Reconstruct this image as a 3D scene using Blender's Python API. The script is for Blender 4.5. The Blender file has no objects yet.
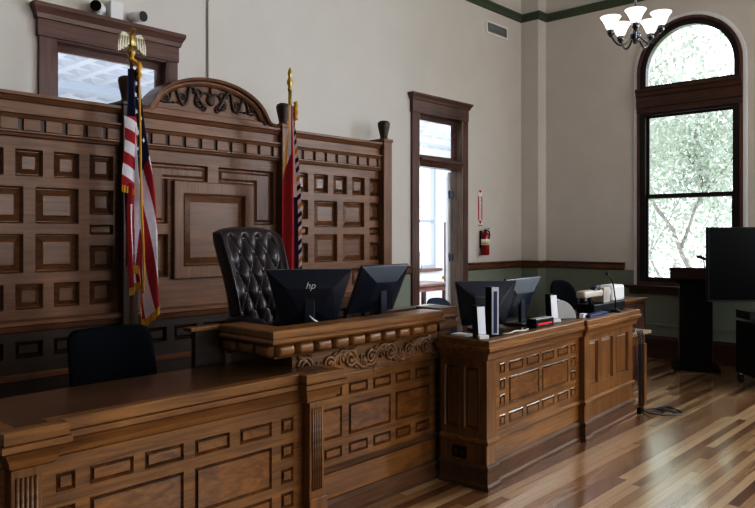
import bpy, bmesh, math, random
from mathutils import Vector, Matrix
from mathutils.geometry import tessellate_polygon
random.seed(7)
PI = math.pi
sc = bpy.context.scene
COL = sc.collection
CAM_H = 1.65

# ------------------------------------------------------------------ materials
def new_mat(name):
    m = bpy.data.materials.new(name); m.use_nodes = True
    nt = m.node_tree; b = nt.nodes['Principled BSDF']
    return m, nt, b

def plain(name, col, rough=0.5, metal=0.0, spec=None, emit=None, es=0.0, noise=0.0, nscale=40.0, coat=0.0, bump=0.0):
    m, nt, b = new_mat(name)
    b.inputs['Base Color'].default_value = (*col, 1)
    b.inputs['Roughness'].default_value = rough
    b.inputs['Metallic'].default_value = metal
    if spec is not None: b.inputs['Specular IOR Level'].default_value = spec
    if coat: b.inputs['Coat Weight'].default_value = coat
    if emit:
        b.inputs['Emission Color'].default_value = (*emit, 1); b.inputs['Emission Strength'].default_value = es
    if noise or bump:
        tc = nt.nodes.new('ShaderNodeTexCoord')
        n = nt.nodes.new('ShaderNodeTexNoise'); n.inputs['Scale'].default_value = nscale; n.inputs['Detail'].default_value = 5
        nt.links.new(tc.outputs['Object'], n.inputs['Vector'])
        if noise:
            r = nt.nodes.new('ShaderNodeValToRGB')
            r.color_ramp.elements[0].position = 0.3; r.color_ramp.elements[1].position = 0.7
            r.color_ramp.elements[0].color = (*[c*(1-noise) for c in col], 1)
            r.color_ramp.elements[1].color = (*[min(1, c*(1+noise)) for c in col], 1)
            nt.links.new(n.outputs['Fac'], r.inputs['Fac']); nt.links.new(r.outputs['Color'], b.inputs['Base Color'])
        if bump:
            bp = nt.nodes.new('ShaderNodeBump'); bp.inputs['Strength'].default_value = bump; bp.inputs['Distance'].default_value = 0.01
            nt.links.new(n.outputs['Fac'], bp.inputs['Height']); nt.links.new(bp.outputs['Normal'], b.inputs['Normal'])
    return m

def oak(name, dark, light, axis='x', rough=0.38, scale=1.0):
    m, nt, b = new_mat(name)
    tc = nt.nodes.new('ShaderNodeTexCoord'); mp = nt.nodes.new('ShaderNodeMapping')
    s = {'x': (1.6, 34, 34), 'z': (34, 34, 1.6), 'y': (34, 1.6, 34), 'o': (9, 9, 26)}[axis]
    mp.inputs['Scale'].default_value = tuple(q*scale for q in s)
    nt.links.new(tc.outputs['Object'], mp.inputs['Vector'])
    n1 = nt.nodes.new('ShaderNodeTexNoise'); n1.inputs['Scale'].default_value = 1.0; n1.inputs['Detail'].default_value = 7
    n1.inputs['Roughness'].default_value = 0.65; n1.inputs['Distortion'].default_value = 0.9
    n2 = nt.nodes.new('ShaderNodeTexNoise'); n2.inputs['Scale'].default_value = 2.3; n2.inputs['Detail'].default_value = 2
    nt.links.new(mp.outputs[0], n1.inputs['Vector']); nt.links.new(tc.outputs['Object'], n2.inputs['Vector'])
    mx = nt.nodes.new('ShaderNodeMath'); mx.operation = 'MULTIPLY_ADD'; mx.inputs[1].default_value = 0.7
    m2 = nt.nodes.new('ShaderNodeMath'); m2.operation = 'MULTIPLY'; m2.inputs[1].default_value = 0.3
    nt.links.new(n2.outputs['Fac'], m2.inputs[0]); nt.links.new(n1.outputs['Fac'], mx.inputs[0]); nt.links.new(m2.outputs[0], mx.inputs[2])
    r = nt.nodes.new('ShaderNodeValToRGB')
    r.color_ramp.elements[0].position = 0.34; r.color_ramp.elements[0].color = (*dark, 1)
    r.color_ramp.elements[1].position = 0.64; r.color_ramp.elements[1].color = (*light, 1)
    nt.links.new(mx.outputs[0], r.inputs['Fac']); nt.links.new(r.outputs['Color'], b.inputs['Base Color'])
    b.inputs['Roughness'].default_value = rough
    bp = nt.nodes.new('ShaderNodeBump'); bp.inputs['Strength'].default_value = 0.12; bp.inputs['Distance'].default_value = 0.004
    nt.links.new(n1.outputs['Fac'], bp.inputs['Height']); nt.links.new(bp.outputs['Normal'], b.inputs['Normal'])
    return m

def floor_mat():
    m, nt, b = new_mat('strip_oak_floor')
    L = nt.links.new
    def math_(op, a=None, c=None, v=None):
        n = nt.nodes.new('ShaderNodeMath'); n.operation = op
        if a is not None: L(a, n.inputs[0])
        if c is not None: L(c, n.inputs[1])
        if v is not None: n.inputs[1].default_value = v
        return n.outputs[0]
    tc = nt.nodes.new('ShaderNodeTexCoord'); sp = nt.nodes.new('ShaderNodeSeparateXYZ')
    L(tc.outputs['Object'], sp.inputs[0])
    ry = math_('DIVIDE', sp.outputs[1], v=0.064); row = math_('FLOOR', ry)
    w1 = nt.nodes.new('ShaderNodeTexWhiteNoise'); w1.noise_dimensions = '1D'; L(row, w1.inputs['W'])
    off = math_('MULTIPLY', w1.outputs['Value'], v=7.0)
    xx = math_('ADD', sp.outputs[0], off); cx = math_('DIVIDE', xx, v=2.3); seg = math_('FLOOR', cx)
    cmb = nt.nodes.new('ShaderNodeCombineXYZ'); L(row, cmb.inputs[0]); L(seg, cmb.inputs[1])
    w2 = nt.nodes.new('ShaderNodeTexWhiteNoise'); w2.noise_dimensions = '2D'; L(cmb.outputs[0], w2.inputs['Vector'])
    mp = nt.nodes.new('ShaderNodeMapping'); mp.inputs['Scale'].default_value = (1.2, 40, 1)
    av = nt.nodes.new('ShaderNodeVectorMath'); av.operation = 'ADD'; L(tc.outputs['Object'], av.inputs[0])
    sv = nt.nodes.new('ShaderNodeVectorMath'); sv.operation = 'SCALE'; sv.inputs['Scale'].default_value = 13.0; L(w2.outputs['Color'], sv.inputs[0])
    L(sv.outputs[0], av.inputs[1]); L(av.outputs[0], mp.inputs['Vector'])
    n = nt.nodes.new('ShaderNodeTexNoise'); n.inputs['Scale'].default_value = 1.0; n.inputs['Detail'].default_value = 6; n.inputs['Distortion'].default_value = 0.5
    L(mp.outputs[0], n.inputs['Vector'])
    fac = math_('ADD', math_('MULTIPLY', w2.outputs['Value'], v=0.68), math_('MULTIPLY', n.outputs['Fac'], v=0.34))
    r = nt.nodes.new('ShaderNodeValToRGB'); e = r.color_ramp.elements
    e[0].position = 0.1; e[0].color = (0.095, 0.038, 0.018, 1)
    e[1].position = 0.92; e[1].color = (0.55, 0.385, 0.235, 1)
    k = e.new(0.35); k.color = (0.22, 0.108, 0.05, 1)
    k = e.new(0.6); k.color = (0.38, 0.235, 0.125, 1)
    L(fac, r.inputs['Fac'])
    fy = math_('FRACT', ry); d = math_('ABSOLUTE', math_('SUBTRACT', fy, v=0.5)); gy = math_('GREATER_THAN', d, v=0.482)
    fx = math_('FRACT', cx); d2 = math_('ABSOLUTE', math_('SUBTRACT', fx, v=0.5)); gx = math_('GREATER_THAN', d2, v=0.4985)
    g = math_('MAXIMUM', gy, gx)
    mix = nt.nodes.new('ShaderNodeMix'); mix.data_type = 'RGBA'; mix.inputs['B'].default_value = (0.09, 0.04, 0.02, 1)
    L(math_('MULTIPLY', g, v=0.75), mix.inputs['Factor']); L(r.outputs['Color'], mix.inputs['A']); L(mix.outputs['Result'], b.inputs['Base Color'])
    b.inputs['Roughness'].default_value = 0.27
    b.inputs['Coat Weight'].default_value = 1.0; b.inputs['Coat Roughness'].default_value = 0.16
    bp = nt.nodes.new('ShaderNodeBump'); bp.inputs['Strength'].default_value = 0.08; bp.inputs['Distance'].default_value = 0.003
    L(fac, bp.inputs['Height']); L(bp.outputs['Normal'], b.inputs['Normal'])
    return m

def glass_mat(name, tint=(1, 1, 1), refl=0.06):
    m = bpy.data.materials.new(name); m.use_nodes = True; nt = m.node_tree
    nt.nodes.clear(); o = nt.nodes.new('ShaderNodeOutputMaterial')
    t = nt.nodes.new('ShaderNodeBsdfTransparent'); t.inputs[0].default_value = (*tint, 1)
    g = nt.nodes.new('ShaderNodeBsdfGlossy'); g.inputs['Roughness'].default_value = 0.02
    mx = nt.nodes.new('ShaderNodeMixShader'); mx.inputs[0].default_value = refl
    nt.links.new(t.outputs[0], mx.inputs[1]); nt.links.new(g.outputs[0], mx.inputs[2]); nt.links.new(mx.outputs[0], o.inputs[0])
    return m

# oak of the benches (honey brown) and of the back screen (greyer brown), trims (red brown)
OX = oak('bench_oak_long_grain', (0.075, 0.029, 0.007), (0.29, 0.135, 0.037), 'x')
OZ = oak('bench_oak_upright_grain', (0.068, 0.026, 0.006), (0.25, 0.112, 0.030), 'z')
BASEO = oak('base_oak', (0.045, 0.018, 0.006), (0.15, 0.066, 0.022), 'x', 0.6)
JAMB = oak('lit_door_jamb_oak', (0.13, 0.088, 0.062), (0.34, 0.25, 0.19), 'z', 0.4)  # paler oak: light from the next room painted into the jamb
OP = oak('bench_oak_panel_figure', (0.085, 0.032, 0.007), (0.28, 0.120, 0.029), 'o', 0.30)
OC = oak('bench_oak_carving', (0.060, 0.027, 0.010), (0.27, 0.135, 0.050), 'x', 0.42)
OT = oak('desk_top_oak', (0.032, 0.014, 0.005), (0.12, 0.058, 0.022), 'x', 0.26)
SX = oak('screen_oak_long_grain', (0.105, 0.046, 0.022), (0.245, 0.116, 0.058), 'x', 0.42)
SZ = oak('screen_oak_upright_grain', (0.100, 0.044, 0.021), (0.23, 0.108, 0.054), 'z', 0.42)
SP = oak('screen_oak_panel', (0.088, 0.038, 0.018), (0.215, 0.100, 0.049), 'x', 0.34)
SMO = oak('screen_oak_moulding', (0.080, 0.034, 0.013), (0.225, 0.105, 0.044), 'o', 0.28)
OMO = oak('bench_oak_moulding', (0.060, 0.023, 0.006), (0.21, 0.092, 0.026), 'o', 0.24)
SD = oak('screen_oak_dark_post', (0.022, 0.011, 0.007), (0.075, 0.038, 0.022), 'z', 0.4)
TX = oak('trim_walnut_long_grain', (0.058, 0.026, 0.020), (0.175, 0.085, 0.066), 'x', 0.35)
TZ = oak('trim_walnut_upright_grain', (0.058, 0.026, 0.020), (0.175, 0.087, 0.070), 'z', 0.35)
TY = oak('trim_walnut_cross_grain', (0.040, 0.016, 0.008), (0.11, 0.045, 0.024), 'y', 0.35)
DK = oak('dark_window_wood', (0.008, 0.005, 0.004), (0.022, 0.012, 0.010), 'z', 0.35)
FLOOR = floor_mat()
WALL = plain('cream_plaster', (0.655, 0.615, 0.575), 0.75, noise=0.02, nscale=3, bump=0.02)
SAGE = plain('sage_plaster', (0.25, 0.285, 0.235), 0.7, noise=0.03, nscale=3)
GREEN = plain('green_band_paint', (0.085, 0.11, 0.075), 0.6, noise=0.03)
CEIL = plain('white_ceiling', (0.72, 0.70, 0.66), 0.8, noise=0.02)
WHITE = plain('white_paint', (0.80, 0.82, 0.84), 0.6, noise=0.02)
PALE = plain('next_room_plaster', (0.82, 0.85, 0.88), 0.7, noise=0.02)
BLACKP = plain('black_plastic', (0.005, 0.006, 0.008), 0.38, spec=0.25, noise=0.1)
SHELLM = plain('monitor_shell_plastic', (0.016, 0.021, 0.036), 0.28, noise=0.08)
BLACKF = plain('black_fabric', (0.004, 0.005, 0.009), 0.85, spec=0.08, noise=0.25, nscale=300)
BLUEF = plain('blue_black_fabric', (0.012, 0.022, 0.055), 0.7, noise=0.2, nscale=300)
LEATHER = plain('oxblood_black_leather', (0.018, 0.008, 0.011), 0.33, spec=0.4, noise=0.2, nscale=60, coat=0.08, bump=0.05)
SCREEN = plain('dark_screen_glass', (0.002, 0.0025, 0.004), 0.25, spec=0.08, noise=0.05)
SILVER = plain('silver_plastic', (0.55, 0.57, 0.62), 0.35, metal=0.3, noise=0.04)
CHROME = plain('brushed_steel', (0.55, 0.55, 0.56), 0.25, metal=1.0, noise=0.05)
NICKEL = plain('dark_nickel', (0.10, 0.10, 0.11), 0.25, metal=1.0, noise=0.08)
BRASS = plain('antique_brass', (0.50, 0.36, 0.13), 0.3, metal=1.0, noise=0.15)
GOLD = plain('gold_fringe', (0.62, 0.33, 0.035), 0.7, noise=0.3, nscale=220, bump=0.4)
EAGLE = plain('eagle_metal', (0.50, 0.46, 0.36), 0.35, metal=0.8, noise=0.25, nscale=60)
RED = plain('flag_red', (0.34, 0.014, 0.022), 0.75, noise=0.12, nscale=30)
FWHITE = plain('flag_white', (0.72, 0.70, 0.76), 0.75, noise=0.06, nscale=30)
NAVY = plain('flag_navy', (0.012, 0.018, 0.065), 0.75, noise=0.2, nscale=30)
EXTRED = plain('extinguisher_red', (0.26, 0.008, 0.010), 0.25, noise=0.05)
REDPAINT = plain('sign_red', (0.50, 0.02, 0.03), 0.5, noise=0.03)
LABELY = plain('label_yellow', (0.75, 0.62, 0.20), 0.5, noise=0.05)
BEIGE = plain('beige_plastic', (0.52, 0.47, 0.40), 0.45, noise=0.05)
OFFWHITE = plain('offwhite_plastic', (0.80, 0.80, 0.80), 0.4, noise=0.03)
GREYP = plain('grey_plastic', (0.42, 0.41, 0.41), 0.45, noise=0.05)
BLUEP = plain('navy_plastic', (0.015, 0.03, 0.11), 0.35, noise=0.1)
PAPER = plain('paper', (0.80, 0.82, 0.88), 0.7, noise=0.03)
CABLE = plain('black_cable', (0.012, 0.012, 0.014), 0.45, noise=0.1)
LED = plain('red_indicator', (0.5, 0.01, 0.01), 0.4, emit=(1, 0.03, 0.02), es=0.8, noise=0.05)
SHADE = plain('opal_glass_shade', (0.9, 0.88, 0.85), 0.3, emit=(1, 0.95, 0.88), es=2.2, noise=0.02)
GRILLE = plain('vent_grey', (0.30, 0.30, 0.30), 0.5, noise=0.05)
BARK = plain('tree_bark', (0.24, 0.21, 0.20), 0.9, noise=0.3, nscale=12)
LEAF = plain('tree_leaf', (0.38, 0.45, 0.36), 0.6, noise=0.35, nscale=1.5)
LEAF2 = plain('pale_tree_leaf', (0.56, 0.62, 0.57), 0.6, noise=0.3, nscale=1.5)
LAWN = plain('lawn', (0.20, 0.30, 0.12), 0.9, noise=0.2, nscale=2)
RAILM = oak('chair_rail_oak', (0.065, 0.026, 0.011), (0.21, 0.092, 0.045), 'o', 0.35)
PLINTH = oak('plinth_shaded_oak', (0.014, 0.006, 0.003), (0.052, 0.023, 0.011), 'x', 0.42)  # shade low down behind the benches put into the oak colour
DARKWALL = plain('bounce_cutting_dark_wall', (0.10, 0.07, 0.05), 0.6, noise=0.1, nscale=6)  # for the unseen walls, coloured dark to cut bounce light
GLASS = glass_mat('clear_glass')

# ------------------------------------------------------------------ mesh builder
class MB:
    def __init__(s): s.v = []; s.f = []; s.m = []; s.s = []; s.M = Matrix.Identity(4)
    def add(s, vs, fs, mi=0, smooth=False):
        b = len(s.v)
        s.v += [s.M @ Vector(p) for p in vs]
        for f in fs: s.f.append([b+i for i in f]); s.m.append(mi); s.s.append(smooth)
        return s
    def box(s, x0, x1, y0, y1, z0, z1, mi=0):
        x0, x1 = min(x0, x1), max(x0, x1); y0, y1 = min(y0, y1), max(y0, y1); z0, z1 = min(z0, z1), max(z0, z1)
        v = [(x0,y0,z0),(x1,y0,z0),(x1,y1,z0),(x0,y1,z0),(x0,y0,z1),(x1,y0,z1),(x1,y1,z1),(x0,y1,z1)]
        return s.add(v, [(0,3,2,1),(4,5,6,7),(0,1,5,4),(1,2,6,5),(2,3,7,6),(3,0,4,7)], mi)
    def prism(s, poly, a, b, plane='xz', mi=0, smooth=False):
        """polygon in a plane, extruded along the third axis from a to b"""
        def P(p, t):
            return {'xz': (p[0], t, p[1]), 'yz': (t, p[0], p[1]), 'xy': (p[0], p[1], t)}[plane]
        n = len(poly)
        vs = [P(p, a) for p in poly] + [P(p, b) for p in poly]
        s.add(vs, [tuple(range(n))[::-1], tuple(range(n, 2*n))], mi)
        s.add(vs, [(i, (i+1) % n, n+(i+1) % n, n+i) for i in range(n)], mi, smooth)
        return s
    def holes(s, outer, holes, a, b, plane='xz', mi=0):
        """flat slab with holes (outer and holes are polygons in the plane) from a to b"""
        def P(p, t):
            return {'xz': (p[0], t, p[1]), 'yz': (t, p[0], p[1]), 'xy': (p[0], p[1], t)}[plane]
        loops = [outer]+holes
        flat = [p for l in loops for p in l]
        tris = tessellate_polygon([[Vector((p[0], p[1], 0)) for p in l] for l in loops])
        n = len(flat)
        vs = [P(p, a) for p in flat] + [P(p, b) for p in flat]
        fs = [tuple(t) for t in tris] + [tuple(n+i for i in reversed(t)) for t in tris]
        k = 0
        for l in loops:
            c = len(l)
            for i in range(c):
                p, q = k+i, k+(i+1) % c
                fs.append((p, q, n+q, n+p))
            k += c
        return s.add(vs, fs, mi)
    def tube(s, pts, r, seg=10, mi=0, caps=True, closed=False):
        pts = [Vector(p) for p in pts]; n = len(pts)
        rs = r if isinstance(r, (list, tuple)) else [r]*n
        vs = []; prev = None
        for i, p in enumerate(pts):
            if closed: t = (pts[(i+1) % n]-pts[i-1])
            else: t = (pts[min(i+1, n-1)]-pts[max(i-1, 0)])
            t.normalize()
            if prev is None:
                u = t.cross(Vector((0,0,1)))
                if u.length < 1e-3: u = t.cross(Vector((1,0,0)))
            else:
                u = prev-t*prev.dot(t)
                if u.length < 1e-6: u = t.cross(Vector((1,0,0.3)))
            u.normalize(); prev = u; w = t.cross(u)
            for k in range(seg):
                a = 2*PI*k/seg
                vs.append(p+(u*math.cos(a)+w*math.sin(a))*rs[i])
        fs = []
        for i in range(n if closed else n-1):
            j = (i+1) % n
            for k in range(seg):
                fs.append((i*seg+k, i*seg+(k+1) % seg, j*seg+(k+1) % seg, j*seg+k))
        s.add(vs, fs, mi, True)
        if caps and not closed:
            s.add(vs[:seg], [tuple(range(seg))[::-1]], mi); s.add(vs[-seg:], [tuple(range(seg))], mi)
        return s
    def lathe(s, prof, c=(0,0,0), seg=20, mi=0, axis='z', smooth=True):
        vs = []; n = len(prof)
        for r, z in prof:
            for k in range(seg):
                a = 2*PI*k/seg; x, y = r*math.cos(a), r*math.sin(a)
                p = {'z': (x, y, z), 'y': (x, z, y), 'x': (z, x, y)}[axis]
                vs.append((p[0]+c[0], p[1]+c[1], p[2]+c[2]))
        fs = [(i*seg+k, i*seg+(k+1) % seg, (i+1)*seg+(k+1) % seg, (i+1)*seg+k) for i in range(n-1) for k in range(seg)]
        s.add(vs, fs, mi, smooth)
        if prof[0][0] > 1e-5: s.add(vs[:seg], [tuple(range(seg))[::-1]], mi)
        if prof[-1][0] > 1e-5: s.add(vs[-seg:], [tuple(range(seg))], mi)
        return s
    def ball(s, c, r, seg=14, ring=9, mi=0):
        if not isinstance(r, (tuple, list)): r = (r, r, r)
        vs = []
        for i in range(ring+1):
            t = PI*i/ring
            for k in range(seg):
                a = 2*PI*k/seg
                vs.append((c[0]+r[0]*math.sin(t)*math.cos(a), c[1]+r[1]*math.sin(t)*math.sin(a), c[2]-r[2]*math.cos(t)))
        return s.add(vs, [(i*seg+k, i*seg+(k+1) % seg, (i+1)*seg+(k+1) % seg, (i+1)*seg+k) for i in range(ring) for k in range(seg)], mi, True)
    def grid(s, fn, nu, nv, mi=0, smooth=True, mfn=None):
        vs = [fn(i/nu, j/nv) for j in range(nv+1) for i in range(nu+1)]
        b = len(s.v); s.v += [s.M @ Vector(p) for p in vs]
        for j in range(nv):
            for i in range(nu):
                a = b+j*(nu+1)+i
                s.f.append([a, a+1, a+nu+2, a+nu+1]); s.m.append(mfn((i+.5)/nu, (j+.5)/nv) if mfn else mi); s.s.append(smooth)
        return s
    def sweep(s, path, prof, mi=0, closed=False, smooth=False):
        """profile [(out, z)] run along a plan path [(x,y)]; out is to the right of travel, corners mitred"""
        n = len(path); P = [Vector((p[0], p[1])) for p in path]; vs = []
        for i in range(n):
            d0 = (P[i]-P[i-1]) if (i > 0 or closed) else None
            d1 = (P[(i+1) % n]-P[i]) if (i < n-1 or closed) else None
            def nr(d): d = d.normalized(); return Vector((d.y, -d.x))
            if d0 is None: m = nr(d1)
            elif d1 is None: m = nr(d0)
            else:
                a, b = nr(d0), nr(d1); m = (a+b)
                m = m/max(0.25, m.dot(a)) if m.length > 1e-6 else a
            for o, z in prof: q = P[i]+m*o; vs.append((q.x, q.y, z))
        k = len(prof); fs = []
        for i in range(n if closed else n-1):
            j = (i+1) % n
            for t in range(k):
                fs.append((i*k+t, j*k+t, j*k+(t+1) % k, i*k+(t+1) % k))
        s.add(vs, fs, mi, smooth)
        if not closed:
            s.add(vs[:k], [tuple(range(k))], mi); s.add(vs[-k:], [tuple(range(k))[::-1]], mi)
        return s
    def panel(s, x0, x1, z0, z1, y, d=0.02, e=0.028, mi=0, raise_=0.75):
        """raised-and-fielded panel set in an opening, facing -y; y is the frame face, d the depth of the sinking"""
        w = min(x1-x0, z1-z0); e = min(e, w*0.26)
        rings = [(0.0, 0.0), (0.004, -0.003), (0.012, d*0.55), (0.014, d), (0.018, d), (e, d*(1-raise_)), (e+0.002, d*(1-raise_)+0.002)]
        vs = []
        for i, dy in rings: vs += [(x0+i, y+dy, z0+i), (x1-i, y+dy, z0+i), (x1-i, y+dy, z1-i), (x0+i, y+dy, z1-i)]
        fs = []
        for r in range(len(rings)-1):
            for k in range(4): fs.append((r*4+k, r*4+(k+1) % 4, r*4+4+(k+1) % 4, r*4+4+k))
        L = (len(rings)-1)*4
        s.add(vs, fs, mi)
        return s.add(vs[L:], [(0, 1, 2, 3)], 1)

def Rz(a, loc=(0,0,0)): return Matrix.Translation(Vector(loc)) @ Matrix.Rotation(a, 4, 'Z')

def root(name, label, cat, loc=(0,0,0), rz=0.0, group=None, kind=None):
    o = bpy.data.objects.new(name, None); COL.objects.link(o)
    o.empty_display_size = 0.05
    o.location = loc; o.rotation_euler = (0, 0, rz)
    o['label'] = label; o['category'] = cat
    if group: o['group'] = group
    if kind: o['kind'] = kind
    o['_m'] = 0
    del o['_m']
    return o

def rmat(o): return Rz(o.rotation_euler.z, o.location)

def ob(name, mb, mats, parent=None, bevel=0.0, world=False, label=None, cat=None, group=None, kind=None, subsurf=0, base=None):
    me = bpy.data.meshes.new(name)
    me.from_pydata([tuple(p) for p in mb.v], [], mb.f)
    mats = mats if isinstance(mats, (list, tuple)) else [mats]
    for m in mats: me.materials.append(m)
    me.polygons.foreach_set('material_index', mb.m); me.polygons.foreach_set('use_smooth', mb.s)
    bm = bmesh.new(); bm.from_mesh(me)
    bmesh.ops.remove_doubles(bm, verts=bm.verts, dist=1e-5)
    bmesh.ops.recalc_face_normals(bm, faces=bm.faces)
    bm.to_mesh(me); bm.free()
    o = bpy.data.objects.new(name, me); COL.objects.link(o)
    if parent is not None:
        r = parent
        while r.parent: r = r.parent
        if world: me.transform(rmat(r).inverted())
        o.parent = parent
    if base is not None:           # a thing of one mesh: origin at its base
        me.transform(Matrix.Translation(-Vector(base))); o.location = base
    if bevel:
        b = o.modifiers.new('edge', 'BEVEL'); b.width = bevel; b.segments = 2; b.limit_method = 'ANGLE'; b.angle_limit = math.radians(40)
    if subsurf:
        b = o.modifiers.new('sub', 'SUBSURF'); b.levels = subsurf; b.render_levels = subsurf
    if label: o['label'] = label
    if cat: o['category'] = cat
    if group: o['group'] = group
    if kind: o['kind'] = kind
    return o

def text_obj(name, body, size, mat, parent, M, extrude=0.0006, spacing=1.0, shear=0.0):
    c = bpy.data.curves.new(name, 'FONT'); c.body = body; c.size = size; c.extrude = extrude
    c.align_x = 'CENTER'; c.align_y = 'CENTER'; c.space_line = spacing; c.shear = shear
    c.materials.append(mat)
    t = bpy.data.objects.new(name+'_tmp', c); COL.objects.link(t)
    dg = bpy.context.evaluated_depsgraph_get(); dg.update()
    me = bpy.data.meshes.new_from_object(t.evaluated_get(dg)); bpy.data.objects.remove(t)
    me.name = name; me.transform(M)
    if not me.materials: me.materials.append(mat)
    o = bpy.data.objects.new(name, me); COL.objects.link(o); o.parent = parent
    return o

def smoothstep(t): t = max(0, min(1, t)); return t*t*(3-2*t)
def rect(x0, x1, z0, z1): return [(x0, z0), (x1, z0), (x1, z1), (x0, z1)]

# ------------------------------------------------------------------ camera
YAW = math.radians(42.7)
cam = bpy.data.cameras.new('camera'); cam.sensor_width = 36; cam.lens = 718/755*36; cam.shift_y = -19/755
cam.clip_start = 0.05
co = bpy.data.objects.new('camera', cam); COL.objects.link(co); co.location = (0, 0, CAM_H)
co.rotation_euler = (PI/2, 0, YAW-PI/2); sc.camera = co

# ------------------------------------------------------------------ room shell
YB, XR, XL, YF, ZC = 5.74, 9.64, -2.6, -5.2, 6.2
WT = 0.16
ob('floor', MB().box(XL-0.3, XR+0.3, YF-0.3, 9.3, -0.12, 0.0), FLOOR, kind='structure')
ob('ceiling', MB().box(XL-0.3, XR+0.3, YF-0.3, YB+WT, ZC, ZC+0.15), CEIL, kind='structure')
# back wall with the high window and the doorway
WIN_L = (2.44, 3.435, 2.30, 3.20); DOOR = (6.95, 7.89, 0.0, 3.20)
mb = MB().holes([(XL-0.3, 0), (DOOR[0], 0), (DOOR[0], DOOR[3]), (DOOR[1], DOOR[3]), (DOOR[1], 0), (XR, 0), (XR, ZC), (XL-0.3, ZC)],
                [rect(*WIN_L)], YB, YB+WT)
ob('wall_back', mb, WALL, kind='structure')
# right wall with two arched windows (the second is beyond the frame and lights the room)
def arch(yc, hw, z0, zs, n=24):
    return [(yc-hw, z0), (yc+hw, z0)]+[(yc+hw*math.cos(PI*i/n), zs+hw*math.sin(PI*i/n)) for i in range(n+1)]
YC, HW, ZS, ZSILL = 3.378, 0.655, 3.842, 0.97
YC2, YC3 = 0.2, -3.0
mb = MB().holes([(YF-0.3, 0), (YB+WT, 0), (YB+WT, ZC), (YF-0.3, ZC)], [arch(YC, HW, ZSILL, ZS), arch(YC2, HW, ZSILL, ZS), arch(YC3, HW, ZSILL, ZS)], XR, XR+0.35, 'yz')
ob('wall_right', mb, WALL, kind='structure')
ob('wall_left', MB().box(XL-0.3, XL, YF, YB, 0, ZC), DARKWALL, kind='structure')
mb = MB().holes([(XL-0.3, 0), (XR, 0), (XR, ZC), (XL-0.3, ZC)], [rect(-0.6, 0.9, 1.0, 4.4), rect(2.6, 4.1, 1.0, 4.4), rect(5.8, 7.3, 1.0, 4.4)], YF-0.3, YF)
ob('wall_front', mb, DARKWALL, kind='structure')
# boxed chase in the far corner
ob('wall_corner', MB().box(9.41, XR-0.001, 5.452, YB-0.001, 0, ZC-0.001), WALL, kind='structure')
# sage dado, rails, band, baseboards
CH = [(6.22, YB), (6.80, YB)], [(8.055, YB), (9.41, YB), (9.41, 5.452), (XR, 5.452), (XR, 4.225)]
def run(name, segs, prof, mat, kind='structure'):
    mb = MB()
    for s_ in segs: mb.sweep(s_, prof)
    return ob(name, mb, mat, kind=kind)
full = [[(6.24, YB), (6.82, YB)], [(8.003, YB), (9.41, YB), (9.41, 5.452), (XR, 5.452), (XR, YF)]]
dado = MB(); g_ = HW+0.03
tall = [full[0], full[1][:4]+[(XR, YC+g_)], [(XR, YC-g_), (XR, YC2+g_)], [(XR, YC2-g_), (XR, YC3+g_)], [(XR, YC3-g_), (XR, YF)]]
for p_ in tall: dado.sweep(p_, [(0, 0.30), (0.006, 0.30), (0.006, 1.17), (0, 1.17)])
for yc in (YC, YC2, YC3): dado.sweep([(XR, yc+g_), (XR, yc-g_)], [(0, 0.30), (0.006, 0.30), (0.006, 0.93), (0, 0.93)])
ob('trim_1', dado, SAGE, kind='structure')      # painted dado, stopping under the window sills
rails = [[(8.003, YB), (9.41, YB), (9.41, 5.452), (XR, 5.452), (XR, 4.225)], [(XR, 2.55), (XR, 1.05)], [(6.24, YB), (6.82, YB)]]
run('trim_2', rails, [(0, 1.165), (0.018, 1.165), (0.03, 1.185), (0.03, 1.24), (0.05, 1.255), (0.05, 1.27), (0, 1.27)], RAILM)
run('trim_3', full, [(0.006, 0.43), (0.02, 0.43), (0.02, 0.455), (0.006, 0.46)], SAGE)
run('baseboard_back', full[:1]+[full[1][:2]], [(0, 0), (0.028, 0), (0.028, 0.25), (0.014, 0.30), (0, 0.30)], TX)
run('baseboard_right', [full[1][1:]], [(0, 0), (0.028, 0), (0.028, 0.25), (0.014, 0.30), (0, 0.30)], TY)
run('trim_4', [[(XL, YB), (9.41, YB), (9.41, 5.452), (XR, 5.452), (XR, YF)]], [(0, 4.84), (0.02, 4.845), (0.03, 4.90), (0.05, 4.93), (0.05, 4.95), (0, 4.95)], GREEN)

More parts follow.
